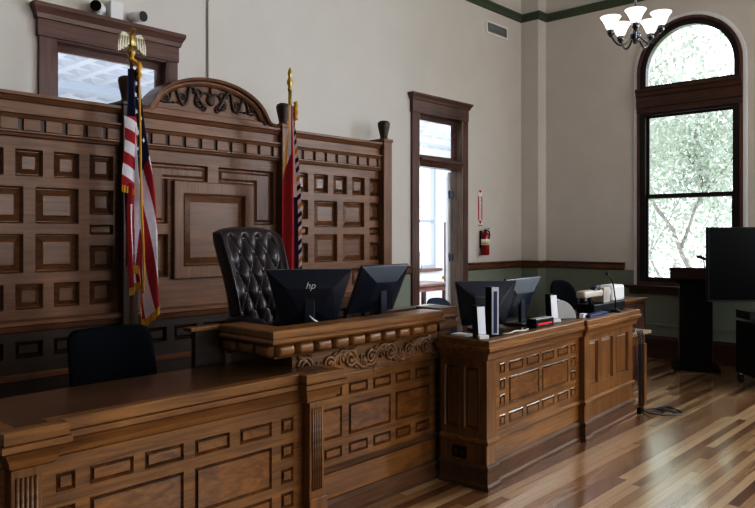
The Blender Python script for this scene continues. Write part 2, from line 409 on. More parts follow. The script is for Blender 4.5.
# ---- arched window (frame, transom, sashes, panes)
def arched_window(name, yc):
    w = ob(name, MB().holes(arch(yc, HW+0.012, ZSILL-0.02, ZS), [arch(yc, HW-0.022, ZSILL+0.05, ZS)], XR-0.035, XR+0.10, 'yz'), TZ, kind='structure')
    # plaster bead round the opening, white to paint in the light its edge catches
    ob('lit_plaster_bead', MB().holes(arch(yc, HW+0.062, ZSILL-0.02, ZS), [arch(yc, HW+0.0125, ZSILL-0.03, ZS)], XR-0.02, XR-0.001, 'yz'), WHITE, w, bevel=0.008)
    gi = HW-0.095
    ob('arch_sash', MB().holes(arch(yc, HW-0.02, 3.60, ZS), [arch(yc, gi, 3.665, ZS)], XR+0.00, XR+0.09, 'yz'), DK, w)
    ob('pane', MB().prism(arch(yc, gi-0.001, 3.665, ZS), XR+0.045, XR+0.05, 'yz'), GLASS, w)
    tb2 = MB(); yl, yr = yc+HW+0.015, yc-HW-0.015
    tb2.prism([(XR+0.10, 3.295), (XR-0.04, 3.295), (XR-0.04, 3.365), (XR-0.055, 3.375), (XR-0.055, 3.51), (XR-0.07, 3.525), (XR-0.075, 3.575), (XR-0.095, 3.59), (XR-0.095, 3.625), (XR+0.10, 3.625)],
              yr, yl, 'xz')
    ob('transom_rail', tb2, TY, w)
    # lower double hung sashes
    fr = MB().holes(rect(yc-HW+0.018, yc+HW-0.018, ZSILL+0.03, 3.30), [rect(yc-gi, yc+gi, 1.05, 3.265)], XR-0.02, XR+0.095, 'yz')
    ob('sash_frame', fr, DK, w)
    ob('sash', MB().holes(rect(yc-gi, yc+gi, 2.14, 3.265), [rect(yc-gi+0.03, yc+gi-0.03, 2.20, 3.235)], XR+0.05, XR+0.085, 'yz'), DK, w)
    ob('pane', MB().box(XR+0.066, XR+0.07, yc-gi+0.03, yc+gi-0.03, 2.20, 3.235), GLASS, w)
    ob('sash', MB().holes(rect(yc-gi, yc+gi, 1.05, 2.20), [rect(yc-gi+0.03, yc+gi-0.03, 1.08, 2.145)], XR+0.012, XR+0.047, 'yz'), DK, w)
    ob('pane', MB().box(XR+0.028, XR+0.032, yc-gi+0.03, yc+gi-0.03, 1.08, 2.145), GLASS, w)
    sill = MB().box(XR-0.10, XR+0.1, yc-HW-0.18, yc+HW+0.18, 0.935, 0.972).box(XR-0.045, XR-0.001, yc-HW-0.12, yc+HW+0.12, 0.86, 0.935)
    ob('window_sill', sill, TY, w, bevel=0.006)
    return w
arched_window('window_1', YC)
arched_window('window_2', YC2)
arched_window('window_6', YC3)

# ---- high window in the back wall
def cornice_path(x0, x1, y, d): return [(x0, y), (x0, y-d), (x1, y-d), (x1, y)]
w = ob('window_3', MB().holes(rect(2.315, 3.53, 2.30, 3.33), [rect(WIN_L[0], WIN_L[1], 2.30-0.05, 3.20)], YB-0.035, YB-0.001), TZ, kind='structure')
hd = MB().box(2.30, 3.535, YB-0.05, YB-0.001, 3.20, 3.335)
hd.sweep(cornice_path(2.30, 3.535, YB-0.001, 0.05), [(0, 3.33), (0.012, 3.335), (0.02, 3.37), (0.035, 3.40), (0.045, 3.42), (0.045, 3.45), (-0.04, 3.45), (-0.04, 3.33)])
hd.box(2.30, 3.535, YB-0.06, YB-0.001, 3.335, 3.449)
ob('head_board', hd, TX, w)
jb = MB().box(WIN_L[0]-0.002, WIN_L[0]+0.015, YB-0.03, YB+WT, 2.3, 3.2).box(WIN_L[1]-0.015, WIN_L[1]+0.002, YB-0.03, YB+WT, 2.3, 3.2).box(WIN_L[0], WIN_L[1], YB-0.03, YB+WT, 3.185, 3.202)
ob('jamb', jb, TZ, w)
ob('sash', MB().holes(rect(WIN_L[0]+0.015, WIN_L[1]-0.015, 2.30, 3.185), [rect(WIN_L[0]+0.06, WIN_L[1]-0.06, 2.36, 3.125)], YB+0.06, YB+0.10), TX, w)
ob('pane', MB().box(WIN_L[0]+0.06, WIN_L[1]-0.06, YB+0.078, YB+0.082, 2.36, 3.125), GLASS, w)

# ---- doorway
d = ob('door_1', MB().box(6.825, 6.952, YB-0.035, YB-0.001, 0, 3.2).box(7.888, 8.0, YB-0.035, YB-0.001, 0, 3.2), TZ, kind='structure', bevel=0.004)
hd = MB().box(6.81, 7.99, YB-0.05, YB-0.001, 3.18, 3.335)
hd.sweep(cornice_path(6.81, 7.99, YB-0.001, 0.05), [(0, 3.33), (0.012, 3.335), (0.02, 3.36), (0.035, 3.385), (0.045, 3.395), (0.045, 3.415), (-0.04, 3.415), (-0.04, 3.33)])
hd.box(6.81, 7.99, YB-0.06, YB-0.001, 3.335, 3.414)
ob('head_board', hd, TX, d)
ob('jamb', MB().box(6.949, 6.97, YB-0.03, YB+WT+0.005, 0, 3.2).box(7.868, 7.891, YB-0.03, YB+WT+0.005, 0, 3.2).box(6.95, 7.89, YB-0.03, YB+WT+0.005, 3.18, 3.203), JAMB, d)
tr = MB().box(6.97, 7.868, YB-0.01, YB+WT-0.02, 2.54, 2.60)
tr.prism([(YB-0.012, 2.52), (YB-0.035, 2.57), (YB-0.055, 2.60), (YB-0.055, 2.625), (YB+WT-0.01, 2.625), (YB+WT-0.01, 2.52)], 6.97, 7.868, 'yz')
ob('transom_bar', tr, TX, d)
ob('transom_frame', MB().holes(rect(6.97, 7.868, 2.625, 3.18), [rect(7.0, 7.82, 2.68, 3.12)], YB+0.07, YB+0.11), TX, d)
ob('pane', MB().box(7.0, 7.82, YB+0.088, YB+0.092, 2.68, 3.12), GLASS, d)
for z in (0.35, 1.35, 2.2):
    ob('hinge', MB().box(7.855, 7.866, YB+WT-0.04, YB+WT+0.012, z-0.05, z+0.05).tube([(7.858, YB+WT+0.018, z-0.055), (7.858, YB+WT+0.018, z+0.055)], 0.008, 8), NICKEL, d)
# the leaf stands open into the next room
LM = Matrix.Translation(Vector((7.87, YB+WT+0.03, 0))) @ Matrix.Rotation(math.radians(39), 4, 'Z')
def lmb(): q_ = MB(); q_.M = LM; return q_
leaf = ob('door_leaf', lmb().box(0.0, 0.88, -0.02, 0.02, 0.01, 2.51), WHITE, d, bevel=0.003)
ob('door_edge', lmb().box(0.8805, 0.89, -0.021, 0.021, 0.01, 2.51), TZ, leaf)
ob('door_knob', lmb().lathe([(0.0, 0.08), (0.022, 0.075), (0.028, 0.055), (0.012, 0.04), (0.012, 0.02)], (0.82, 0, 1.02), 14, axis='y'), BRASS, leaf)

# ---- next room seen through the doorway and the high window
Y2, X2, X0 = 9.2, 12.6, 0.6
WIN2 = (10.35, 11.72, 0.98, 3.25); ZN = 3.42
ob('floor_next_room', MB().box(XR+0.36, X2+0.2, YB+WT, Y2+0.2, -0.12, 0.0).box(X0-0.2, XR+0.36, 9.3, Y2+0.2, -0.12, -0.001), FLOOR, kind='structure')
ob('wall_next_back', MB().holes(rect(X0-0.2, X2+0.2, 0, ZN), [rect(*WIN2), rect(7.3, 8.6, 0.98, 3.25)], Y2, Y2+0.2), PALE, kind='structure')
ob('wall_next_left', MB().box(X0-0.2, X0, YB+WT, Y2, 0, ZN), PALE, kind='structure')
ob('wall_next_right', MB().box(X2, X2+0.2, YB+WT, Y2, 0, ZN), PALE, kind='structure')
ob('wall_next_near', MB().box(XR+0.36, X2, YB, YB+WT, 0, ZN), PALE, kind='structure')
ob('trim_5', MB().box(12.03, 12.11, Y2-0.03, Y2-0.001, 0, 1.92), TZ, kind='structure')
# pressed metal ceiling: rows of stamped squares
cl = MB().box(X0-0.2, X2+0.2, YB+WT, Y2+0.2, ZN, ZN+0.15)
mb2 = MB()
for i in range(38):
    for j in range(10):
        cx_, cy_ = 0.75+i*0.31, YB+WT+0.2+j*0.31
        mb2.add([(cx_-.11, cy_-.11, ZN-.001), (cx_+.11, cy_-.11, ZN-.001), (cx_+.11, cy_+.11, ZN-.001), (cx_-.11, cy_+.11, ZN-.001), (cx_, cy_, ZN-.05)], [(0,1,4),(1,2,4),(2,3,4),(3,0,4)])
cn = ob('ceiling_next_room', cl, plain('tin_ceiling', (0.62, 0.66, 0.74), 0.5, noise=0.03), kind='structure')
ob('stamped_pattern', mb2, plain('tin_ceiling_relief', (0.42, 0.46, 0.56), 0.45, noise=0.04), cn)
ob('ceiling_beam', MB().box(X0, X2, 8.15, 8.4, ZN-0.10, ZN-0.002), plain('beam_paint', (0.45, 0.52, 0.62), 0.6, noise=0.03), cn)
def plain_window(name, x0, x1, z0, z1):
    w_ = ob(name, MB().holes(rect(x0-0.02, x1+0.02, z0-0.01, z1+0.02), [rect(x0+0.05, x1-0.05, z0+0.06, z1-0.05)], Y2-0.01, Y2+0.08), plain('window_grey_paint', (0.35, 0.40, 0.48), 0.5, noise=0.04), kind='structure')
    zm = z0+0.42*(z1-z0)
    ob('meeting_rail', MB().box(x0+0.04, x1-0.04, Y2+0.0, Y2+0.06, zm-0.03, zm+0.03), w_.data.materials[0], w_)
    ob('pane', MB().box(x0+0.05, x1-0.05, Y2+0.04, Y2+0.045, z0+0.06, z1-0.05), GLASS, w_)
    ob('window_sill', MB().box(x0-0.12, x1+0.12, Y2-0.11, Y2-0.011, z0-0.07, z0-0.012), TX, w_, bevel=0.006)
    return w_
plain_window('window_4', *WIN2)
plain_window('window_5', 7.3, 8.6, 0.98, 3.25)

# ------------------------------------------------------------------ panelled oak screen behind the bench
SY = 5.50          # face of the framing
scr = root('panelled_screen', 'tall carved oak wall screen of raised panels with an arched pediment behind the flags', 'wall panelling', (3.80, 5.6, 0))
def section(x0, x1, holes_):
    up = [h for h in holes_ if h[2] > 1.0]; lo = [h for h in holes_ if h[2] <= 1.0]
    fr = MB().holes(rect(x0, x1, 0.98, 2.40), [rect(*h) for h in up], SY, SY+0.05).box(x0, x1, SY+0.05, SY+0.20, 0, 2.40)
    f = ob('panel_section', fr, SX, scr, world=True)
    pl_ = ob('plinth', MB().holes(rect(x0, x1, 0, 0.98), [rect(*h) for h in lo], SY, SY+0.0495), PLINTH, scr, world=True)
    for h in holes_:
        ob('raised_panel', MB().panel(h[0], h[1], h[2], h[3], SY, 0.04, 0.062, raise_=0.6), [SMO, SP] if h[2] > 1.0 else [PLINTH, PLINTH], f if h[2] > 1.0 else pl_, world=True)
    return f
def side_holes(xl):                 # xl = left edge of the outer small column
    c = [xl+i*0.2785 for i in range(5)]
    H = [(x, x+0.20, 2.085, 2.285) for x in c]+[(x, x+0.20, 1.10, 1.29) for x in c]
    b0, b1 = xl+0.285, xl+0.700
    H += [(b0, b0+0.33, 1.735, 2.01), (b1, b1+0.33, 1.735, 2.01), (b0, b0+0.33, 1.368, 1.66), (b1, b1+0.33, 1.368, 1.66)]
    for x in (c[0], c[4]): H += [(x, x+0.20, 1.81, 2.01), (x, x+0.20, 1.65, 1.735), (x, x+0.20, 1.368, 1.57)]
    H += [(x, x+0.20, 0.74, 0.87) for x in c]
    return H
section(1.44, 2.885, side_holes(1.503))
section(4.64, 6.07, side_holes(4.715))
# the middle bay has L shaped panels round a big framed one
xa, xb = 2.955, 4.57
mf = MB()
Lp = [(3.07, 1.745), (3.31, 1.745), (3.31, 2.12), (3.713, 2.12), (3.713, 2.27), (3.07, 2.27)]
Rp = [(2*3.7675-p[0], p[1]) for p in Lp][::-1]
lows = [(3.07, 3.31, 1.29, 1.66), (4.225, 4.465, 1.29, 1.66)]
bots = [(3.07, 3.30, 0.74, 0.87), (3.37, 3.60, 0.74, 0.87), (3.665, 3.895, 0.74, 0.87), (3.95, 4.18, 0.74, 0.87), (4.235, 4.465, 0.74, 0.87)]
mf.holes(rect(xa, xb, 0.98, 2.40), [Lp, Rp]+[rect(*h) for h in lows], SY, SY+0.05).box(xa, xb, SY+0.05, SY+0.2, 0, 2.4)
mid = ob('panel_section', mf, SX, scr, world=True)
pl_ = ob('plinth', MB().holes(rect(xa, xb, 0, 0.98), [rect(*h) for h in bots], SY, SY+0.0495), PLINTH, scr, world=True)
def inset(poly, d):
    n = len(poly); out = []
    for i in range(n):
        p0, p1, p2 = Vector(poly[i-1]), Vector(poly[i]), Vector(poly[(i+1) % n])
        a, b = (p1-p0).normalized(), (p2-p1).normalized()
        na, nb = Vector((-a.y, a.x)), Vector((-b.y, b.x))
        out.append(tuple(p1+(na+nb)*d/(1+na.dot(nb))))
    return out
for P_ in (Lp, Rp):
    q = MB(); rings = [(P_, 0), (inset(P_, .006), -.003), (inset(P_, .016), .035), (inset(P_, .03), .035), (inset(P_, .05), .016)]
    n = len(P_); vs = []
    for pl, dy in rings: vs += [(p[0], SY+dy, p[1]) for p in pl]
    fs = [(r*n+k, r*n+(k+1) % n, r*n+n+(k+1) % n, r*n+n+k) for r in range(len(rings)-1) for k in range(n)]
    fs += [tuple(4*n+i for i in t) for t in tessellate_polygon([[Vector((p[0], p[1], 0)) for p in rings[-1][0]]])]
    q.add(vs, fs); ob('raised_panel', q, SZ, mid, world=True)
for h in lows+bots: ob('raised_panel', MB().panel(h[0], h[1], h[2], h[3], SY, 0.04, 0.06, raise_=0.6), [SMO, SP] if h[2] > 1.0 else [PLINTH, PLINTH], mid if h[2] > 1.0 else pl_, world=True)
fm = MB().holes(rect(3.345, 4.19, 1.27, 2.12), [rect(3.44, 4.095, 1.38, 2.01)], SY-0.045, SY-0.0005)
fmo = ob('centre_frame', fm, SZ, mid, bevel=0.008, world=True)
ob('raised_panel', MB().panel(3.44, 4.095, 1.38, 2.01, SY-0.045, 0.04, 0.07, raise_=0.6), [SMO, SP], mid, world=True)
# entablature over all three bays, the row of small blocks, plinth ledge
def bay(x0, x1, y):
    e = MB()
    e.box(x0, x1, y, SY+0.2, 2.4, 2.69)
    for pz in ([(0, 2.37), (0.012, 2.375), (0.018, 2.392), (0.03, 2.40), (0.03, 2.412), (0, 2.415)],
               [(0, 2.50), (0.018, 2.505), (0.03, 2.53), (0.045, 2.535), (0.045, 2.548), (0, 2.552)],
               [(0, 2.625), (0.012, 2.63), (0.03, 2.66), (0.045, 2.668), (0.045, 2.692), (0, 2.692)]):
        e.sweep([(x0, y), (x1, y)], pz)
    return e
for x0, x1 in ((1.44, 2.885), (2.955, 4.57), (4.64, 6.07)):
    c_ = ob('cornice', bay(x0, x1, SY-0.02), SX, scr, world=True)
    n_ = 9 if x1-x0 < 1.5 else 10
    p_ = (x1-x0)/n_
    ob('block_groove', MB().box(x0, x1, SY-0.0235, SY-0.0205, 2.414, 2.504), SD, c_, world=True)
    for i in range(n_):
        a_ = x0+i*p_
        ob('small_block', MB().box(a_+0.019, a_+p_-0.019, SY-0.044, SY-0.024, 2.416, 2.503), SX, c_, world=True, bevel=0.004)
    ob('plinth_ledge', MB().sweep([(x0, SY), (x1, SY)], [(0, 0.93), (0.02, 0.94), (0.04, 0.98), (0.06, 0.99), (0.06, 1.015), (0.02, 1.025), (0, 1.03)]).sweep([(x0, SY), (x1, SY)], [(0, 0.58), (0.02, 0.585), (0.03, 0.62), (0, 0.63)]), SX, scr, world=True)
# posts with urn finials
for xp in (1.40, 2.92, 4.57, 6.045):
    w_ = 0.066 if xp in (2.92, 4.57) else 0.068
    pm = MB().box(xp-w_, xp+w_, SY-0.085, SY+0.2, 0, 2.735)
    pm.box(xp-w_-0.012, xp+w_+0.012, SY-0.095, SY+0.2, 2.70, 2.735)
    po = ob('post', pm, SD if xp == 2.92 else SZ, scr, world=True, bevel=0.006)
    fn = MB().lathe([(0.055, 2.736), (0.05, 2.745), (0.042, 2.755), (0.05, 2.80), (0.064, 2.86), (0.072, 2.905), (0.066, 2.93), (0.04, 2.945), (0.0, 2.95)], (xp, SY-0.02, 0), 18)
    ob('finial', fn, SD, po, world=True)
# arched pediment with flared feet
cxp = 3.735
outer = []
for i in range(33):
    t = -1+2*i/32
    hgt = 0.338*math.sqrt(max(0, 1-(t*0.97)**2))
    outer.append((cxp+t*0.59, 2.695+hgt))
flareL = [(2.99, 2.692), (3.05, 2.70), (3.105, 2.722)]
ol = flareL+outer+[(2*cxp-p[0], p[1]) for p in flareL][::-1]
pd = MB().prism([(ol[0][0], 2.69)]+ol+[(ol[-1][0], 2.69)], SY+0.0, SY+0.16, 'xz')
ped = ob('pediment', pd, SX, scr, world=True)
# moulded arch rim
rim = MB()
prof = [(-0.055, -0.0), (-0.055, -0.03), (-0.035, -0.045), (-0.02, -0.045), (-0.01, -0.075), (0.012, -0.085), (0.012, 0.16), (0, 0.16)]
vs = []; n = len(ol)
for i, p in enumerate(ol):
    a, b = Vector(ol[max(i-1, 0)]), Vector(ol[min(i+1, n-1)]); t = (b-a).normalized(); nn = Vector((-t.y, t.x))
    for o_, dy in prof: q = Vector(p)+nn*o_; vs.append((q.x, SY+dy, max(q.y, 2.69)))
k = len(prof)
rim.add(vs, [(i*k+t, (i+1)*k+t, (i+1)*k+(t+1) % k, i*k+(t+1) % k) for i in range(n-1) for t in range(k)], 0, False)
rim.add(vs[:k], [tuple(range(k))]).add(vs[-k:], [tuple(range(k))[::-1]])
ob('arch_moulding', rim, SX, ped, world=True)
rail = MB().box(3.0, 4.48, SY-0.03, SY-0.0005, 2.692, 2.735)
ob('arch_sill', rail, SX, ped, world=True, bevel=0.01)
# carved foliage: mirrored S scrolls, leaves and a central rosette
cv = MB()
def scroll(c, r0, turns, start, sgn, y, r=0.011, n=40):
    pts = []
    for i in range(n+1):
        t = i/n; a = start+sgn*turns*2*PI*t; rr = r0*(1-0.85*t)
        pts.append((c[0]+rr*math.cos(a), y-0.008*t, c[1]+rr*math.sin(a)))
    return pts
for sg in (-1, 1):
    def X(d): return cxp+sg*d*1.13
    S = [(X(0.06), 2.79), (X(0.11), 2.86), (X(0.15), 2.94), (X(0.19), 2.95), (X(0.205), 2.88), (X(0.22), 2.81), (X(0.26), 2.79), (X(0.29), 2.85), (X(0.31), 2.90), (X(0.35), 2.89), (X(0.365), 2.83), (X(0.39), 2.79), (X(0.43), 2.79), (X(0.46), 2.805)]
    dense = []
    for i in range(len(S)-1):
        p0, p1, p2, p3 = [Vector(S[max(0, min(len(S)-1, j))]) for j in (i-1, i, i+1, i+2)]
        for q in range(5):
            t = q/5
            v_ = 0.5*((2*p1)+(p2-p0)*t+(2*p0-5*p1+4*p2-p3)*t*t+(3*p1-p0-3*p2+p3)*t**3)
            dense.append((v_.x, SY-0.010, v_.y))
    m_ = len(dense)
    cv.tube(dense, [0.018*(1-0.55*i/m_) for i in range(m_)], 8)
    for cc, rr in (((X(0.115), 2.90), .05), ((X(0.255), 2.85), .035), ((X(0.40), 2.825), .028), ((X(0.07), 2.78), .04)):
        pts = scroll(cc, rr, 1.3, 0 if sg > 0 else PI, sg, SY-0.010)
        cv.tube(pts, [0.010*(1-0.5*i/len(pts)) for i in range(len(pts))], 7)
    for a in range(6):
        th = math.radians(20+a*24); cv.ball((X(0.05+0.055*math.cos(th)), SY-0.008, 2.86+0.06*math.sin(th)), (0.026, 0.012, 0.011), 8, 6)
for sg in (-1, 1):
    for a in range(5):
        th = math.radians(-50+a*28); cv.ball((cxp+sg*(0.10+0.05*math.cos(th)), SY-0.010, 2.835+0.05*math.sin(th)), (0.030, 0.014, 0.013), 8, 6)
    for a in range(4): cv.ball((cxp+sg*(0.33+0.045*a), SY-0.008, 2.80-0.004*a), (0.020, 0.011, 0.010), 8, 6)
cv.ball((cxp, SY-0.008, 2.86), (0.045, 0.022, 0.050), 12, 8).ball((cxp, SY-0.01, 2.95), (0.014, 0.015, 0.035), 8, 6)
ob('carved_foliage', cv, plain('carving_dark_oak', (0.055, 0.032, 0.022), 0.5, noise=0.3, nscale=50), ped, world=True)

# ------------------------------------------------------------------ raised platform behind the bench
ob('floor_platform', MB().box(2.15, 4.95, 3.66, 5.40, 0.0, 0.33), OX, kind='structure')
PZ = 0.3305

# ------------------------------------------------------------------ clerk's desk
cd = root('clerk_desk', 'long low oak desk with fluted end pilasters and panelled front at lower left', 'desk', (1.8, 3.1, 0))
CF = 2.88
rows = []
def pxx(px, y):
    o_ = px-377.5; return y*(718*math.cos(YAW)+o_*math.sin(YAW))/(718*math.sin(YAW)-o_*math.cos(YAW))
cols = [(56, 76), (90, 134), (145, 184), (195, 230), (240, 272), (281, 293.5)]
CX = [(pxx(a, CF), pxx(b, CF)) for a, b in cols]
H = [(a, b, 0.622, 0.70) for a, b in CX]
H += [(CX[1][0], CX[2][0]-0.045, 0.356, 0.57), (CX[2][0], CX[2][1]+0.0, 0.356, 0.57), (CX[3][0], CX[4][1], 0.356, 0.57)]
H = H[:6]+[(CX[1][0], pxx(140, CF)-0.02, 0.356, 0.57), (pxx(140, CF)+0.02, CX[2][1], 0.356, 0.57), (CX[3][0], CX[4][1], 0.356, 0.57)]
bw = pxx(189, CF)
H = H[:6]+[(CX[1][0], CX[2][1], 0.356, 0.57), (CX[3][0], CX[4][1], 0.356, 0.57)]
H += [(a, b, 0.23, 0.313) for a, b in CX]
for a, b in (CX[0], CX[5]): H += [(a, b, 0.488, 0.565), (a, b, 0.36, 0.438)]
H += []
fx0, fx1 = 1.0, 2.585
ff = ob('front_frame', MB().holes(rect(fx0, fx1, 0.0, 0.86), [rect(*h) for h in H], CF, CF+0.03).box(fx0, fx1, CF+0.03, CF+0.05, 0, 0.86), OX, cd, world=True)
for h in H: ob('raised_panel', MB().panel(h[0], h[1], h[2], h[3], CF, 0.013, 0.016, raise_=1.2), [OMO, OP], cd, world=True)
sd = MB().box(1.0, 1.04, CF+0.05, 3.38, 0, 0.86).box(2.545, 2.585, CF+0.05, 3.38, 0, 0.86)
ob('side_panel', sd, OZ, cd, world=True)
# worktop with moulded edge that jogs out round the end pilasters
jl0, jl1, jr0, jr1 = 1.045, 1.195, 2.515, 2.70; PJ = 0.06
front = [(jl0, 3.40), (jl0, CF-PJ), (jl1, CF-PJ), (jl1, CF), (jr0, CF), (jr0, CF-PJ), (jr1, CF-PJ), (jr1, CF+0.10)]
ed = MB().sweep(front, [(-0.03, 0.765), (0.0, 0.765), (0.012, 0.775), (0.018, 0.80), (0.035, 0.835), (0.055, 0.848), (0.055, 0.872), (-0.03, 0.872)])
ob('edge_moulding', ed, OX, cd, world=True)
ed2 = MB().sweep(front, [(-0.012, 0.8725), (0.040, 0.8725), (0.045, 0.878), (0.045, 0.918), (0.040, 0.925), (-0.012, 0.925)])
ob('top_edging', ed2, OX, cd, world=True)
top = MB().box(jl0+0.0125, 2.58, CF+0.0125, 3.40, 0.885, 0.924).box(jl0+0.0125, jl1-0.0125, CF-PJ+0.0125, CF+0.012, 0.885, 0.924).box(jr0+0.0125, jr1-0.0125, CF-PJ+0.0125, CF+0.012, 0.885, 0.924).box(2.5805, jr1-0.0125, CF+0.0125, CF+0.09, 0.885, 0.924)
ob('worktop', top, OT, cd, world=True)
for x0, x1 in ((1.04, 1.155), (2.53, 2.635)):
    pf = CF-PJ
    pm = MB().box(x0, x1, pf, CF-0.0005, 0, 0.765)
    po = ob('pilaster', pm, OZ, cd, world=True, bevel=0.003)
    fl = MB()
    for i in range(5):
        xx = x0+0.014+(x1-x0-0.028)*(i+0.5)/5; rr = (x1-x0-0.028)/10*0.78
        prof = [(xx+rr*math.cos(t), pf-0.002-rr*0.9*math.sin(t)) for t in [PI*q/6 for q in range(7)]]
        fl.prism(prof, 0.30, 0.735, 'xy', smooth=True)
    ob('flute', fl, OC, po, world=True)
    ob('plinth_block', MB().box(x0-0.012, x1+0.012, pf-0.014, pf-0.0005, 0, 0.26), OZ, po, world=True, bevel=0.005)

# ------------------------------------------------------------------ judge's bench
jb_ = root('judge_bench', 'tall oak judge bench with carved scroll frieze and gadrooned top behind the low desk', 'bench', (3.25, 3.3, 0))
JY = 3.05
JX = [(2.665, 2.81), (2.85, 2.995), (3.05, 3.218), (3.265, 3.43), (3.476, 3.625), (3.673, 3.825)]
H = [(a, b, 0.695, 0.765) for a, b in JX]+[(a, b, 0.335, 0.405) for a, b in JX]
H += [(JX[0][0], JX[1][1], 0.453, 0.64), (JX[2][0], JX[3][1], 0.453, 0.64), (JX[4][0], JX[5][1], 0.453, 0.64)]
bx0, bx1 = 2.612, 3.90
ob('front_frame', MB().holes(rect(bx0, bx1, 0.27, 0.83), [rect(*h) for h in H], JY, JY+0.03).box(bx0, bx1, JY+0.03, JY+0.06, 0, 0.98).box(bx0, bx1, JY+0.004, JY+0.03, 0, 0.27), OX, jb_, world=True)
for h in H: ob('raised_panel', MB().panel(h[0], h[1], h[2], h[3], JY, 0.013, 0.016, raise_=1.2), [OMO, OP], jb_, world=True)
ob('side_panel', MB().box(bx0, bx0+0.04, JY+0.06, 3.62, 0, 0.98), OZ, jb_, world=True)
ob('side_panel', MB().box(bx1-0.04, bx1, JY+0.06, 3.62, 0, 0.98), OZ, jb_, world=True)
bp_ = [(bx0, JY+0.005), (bx1, JY+0.005)]
bs = MB().sweep(bp_, [(0, 0), (0.045, 0), (0.045, 0.02), (0.03, 0.035), (0.028, 0.085), (0.012, 0.105), (0, 0.108)])
bs.sweep(bp_, [(0, 0.255), (0.012, 0.258), (0.022, 0.275), (0.022, 0.287), (0.006, 0.298), (0, 0.30)])
ob('base_moulding', bs, BASEO, jb_, world=True)
# carved frieze: running scrolls with fans of leaves
frz = ob('carved_frieze', MB().box(2.597, 3.90, JY-0.012, JY+0.03, 0.82, 0.99), OC, jb_, world=True)
cv = MB(); y0 = JY-0.016; fx, fz = 2.60, 0.905; per = 0.178
for i in range(7):
    cx_ = fx+0.09+i*per; sg = 1 if i % 2 == 0 else -1
    pts = scroll((cx_, fz+sg*0.004), 0.058, 2.0, PI if sg > 0 else PI, -sg, y0, n=44)
    cv.tube(pts, [0.0125*(1-0.35*q/len(pts)) for q in range(len(pts))], 7)
    cv.ball((cx_, y0-0.006, fz), (0.011, 0.01, 0.011), 8, 6)
    # stem running to the next scroll
    st = []
    for q in range(15):
        t = q/14; st.append((cx_-0.058+t*(per), y0, fz+sg*(0.062*math.cos(PI*t))))
    cv.tube(st, 0.0125, 7)
    for a in range(7):
        bx_, bz_ = cx_+per*0.5+0.002, fz-sg*0.066
        th = math.radians(22+a*23); L_ = 0.058+0.03*math.sin(th)
        dx, dz = math.cos(th), sg*math.sin(th)
        p0 = Vector((bx_+dx*0.012, y0+0.002, bz_+dz*0.012)); p1 = Vector((bx_+dx*L_, y0-0.004, bz_+dz*L_))
        cv.tube([p0, p0.lerp(p1, 0.35), p0.lerp(p1, 0.75), p1], [0.004, 0.008, 0.0115, 0.004], 6)
    for a in range(6):
        bx_, bz_ = cx_+per*0.5-0.03, fz+sg*0.070
        th = math.radians(120+a*20); L_ = 0.036
        dx, dz = math.cos(th), -sg*math.sin(th)
        p0 = Vector((bx_, y0+0.002, bz_)); p1 = Vector((bx_+dx*L_*1.3, y0-0.002, bz_+dz*L_*1.3))
        cv.tube([p0, p0.lerp(p1, 0.6), p1], [0.003, 0.006, 0.002], 6)
ob('scroll_carving', cv, OC, frz, world=True)
ob('frieze_border', MB().box(2.597, 3.902, JY-0.026, JY-0.012, 0.812, 0.824), OX, frz, world=True, bevel=0.003)
# gadrooned cornice with the top edging
gx0, gx1, gy = 2.42, 3.80, 2.975
gp = [(gx0, 3.42), (gx0, gy), (gx1, gy), (gx1, JY+0.06)]
gd = MB().sweep(gp, [(-0.13, 0.992), (0.004, 0.992), (0.008, 0.997), (0.0, 1.002), (-0.012, 1.01), (-0.012, 1.066), (-0.13, 1.066)])
gob = ob('gadroon_core', gd, OC, jb_, world=True)
def lobe_row(mb, x0, x1, y, n):
    p_ = (x1-x0)/n
    for i in range(n):
        a, b = x0+i*p_+0.009, x0+(i+1)*p_-0.009; c_ = (a+b)/2; hw_ = (b-a)/2
        def fn(u, v, c_=c_, hw_=hw_):
            X_ = (u*2-1); Z_ = (v*2-1)
            bul = max(0, 1-abs(X_)**7)**0.5*max(0, 1-abs(Z_)**3)**0.5
            return (c_+X_*hw_, y+0.010-0.040*bul, 1.031+Z_*0.035)
        mb.grid(fn, 12, 10)
lb = MB(); lobe_row(lb, gx0, gx1, gy, 10)
lb.M = Matrix.Translation(Vector((gx0, gy, 0))) @ Matrix.Rotation(-PI/2, 4, 'Z') @ Matrix.Translation(Vector((-0.455, 0, 0)))
lobe_row(lb, 0.0, 0.45, 0, 3)
ob('gadroon_lobe_row', lb, OX, gob, world=True)
cap = MB().sweep(gp, [(-0.12, 1.0665), (0.024, 1.0665), (0.038, 1.070), (0.046, 1.081), (0.046, 1.088), (0.036, 1.098), (0.030, 1.102), (0.030, 1.106), (0.038, 1.108), (0.038, 1.138), (0.032, 1.145), (-0.12, 1.145)])
ob('top_edging', cap, OX, jb_, world=True)
ob('worktop', MB().box(gx0+0.115, gx1+0.06, gy+0.115, 3.62, 1.00, 1.03), OT, jb_, world=True)
ob('side_wing', MB().box(2.24, 2.44, 3.44, 3.48, 0.34, 1.115), PLINTH, jb_, world=True)
ob('wing_cap', MB().box(2.20, 2.44, 3.42, 3.50, 1.1155, 1.138), OX, jb_, world=True, bevel=0.004)
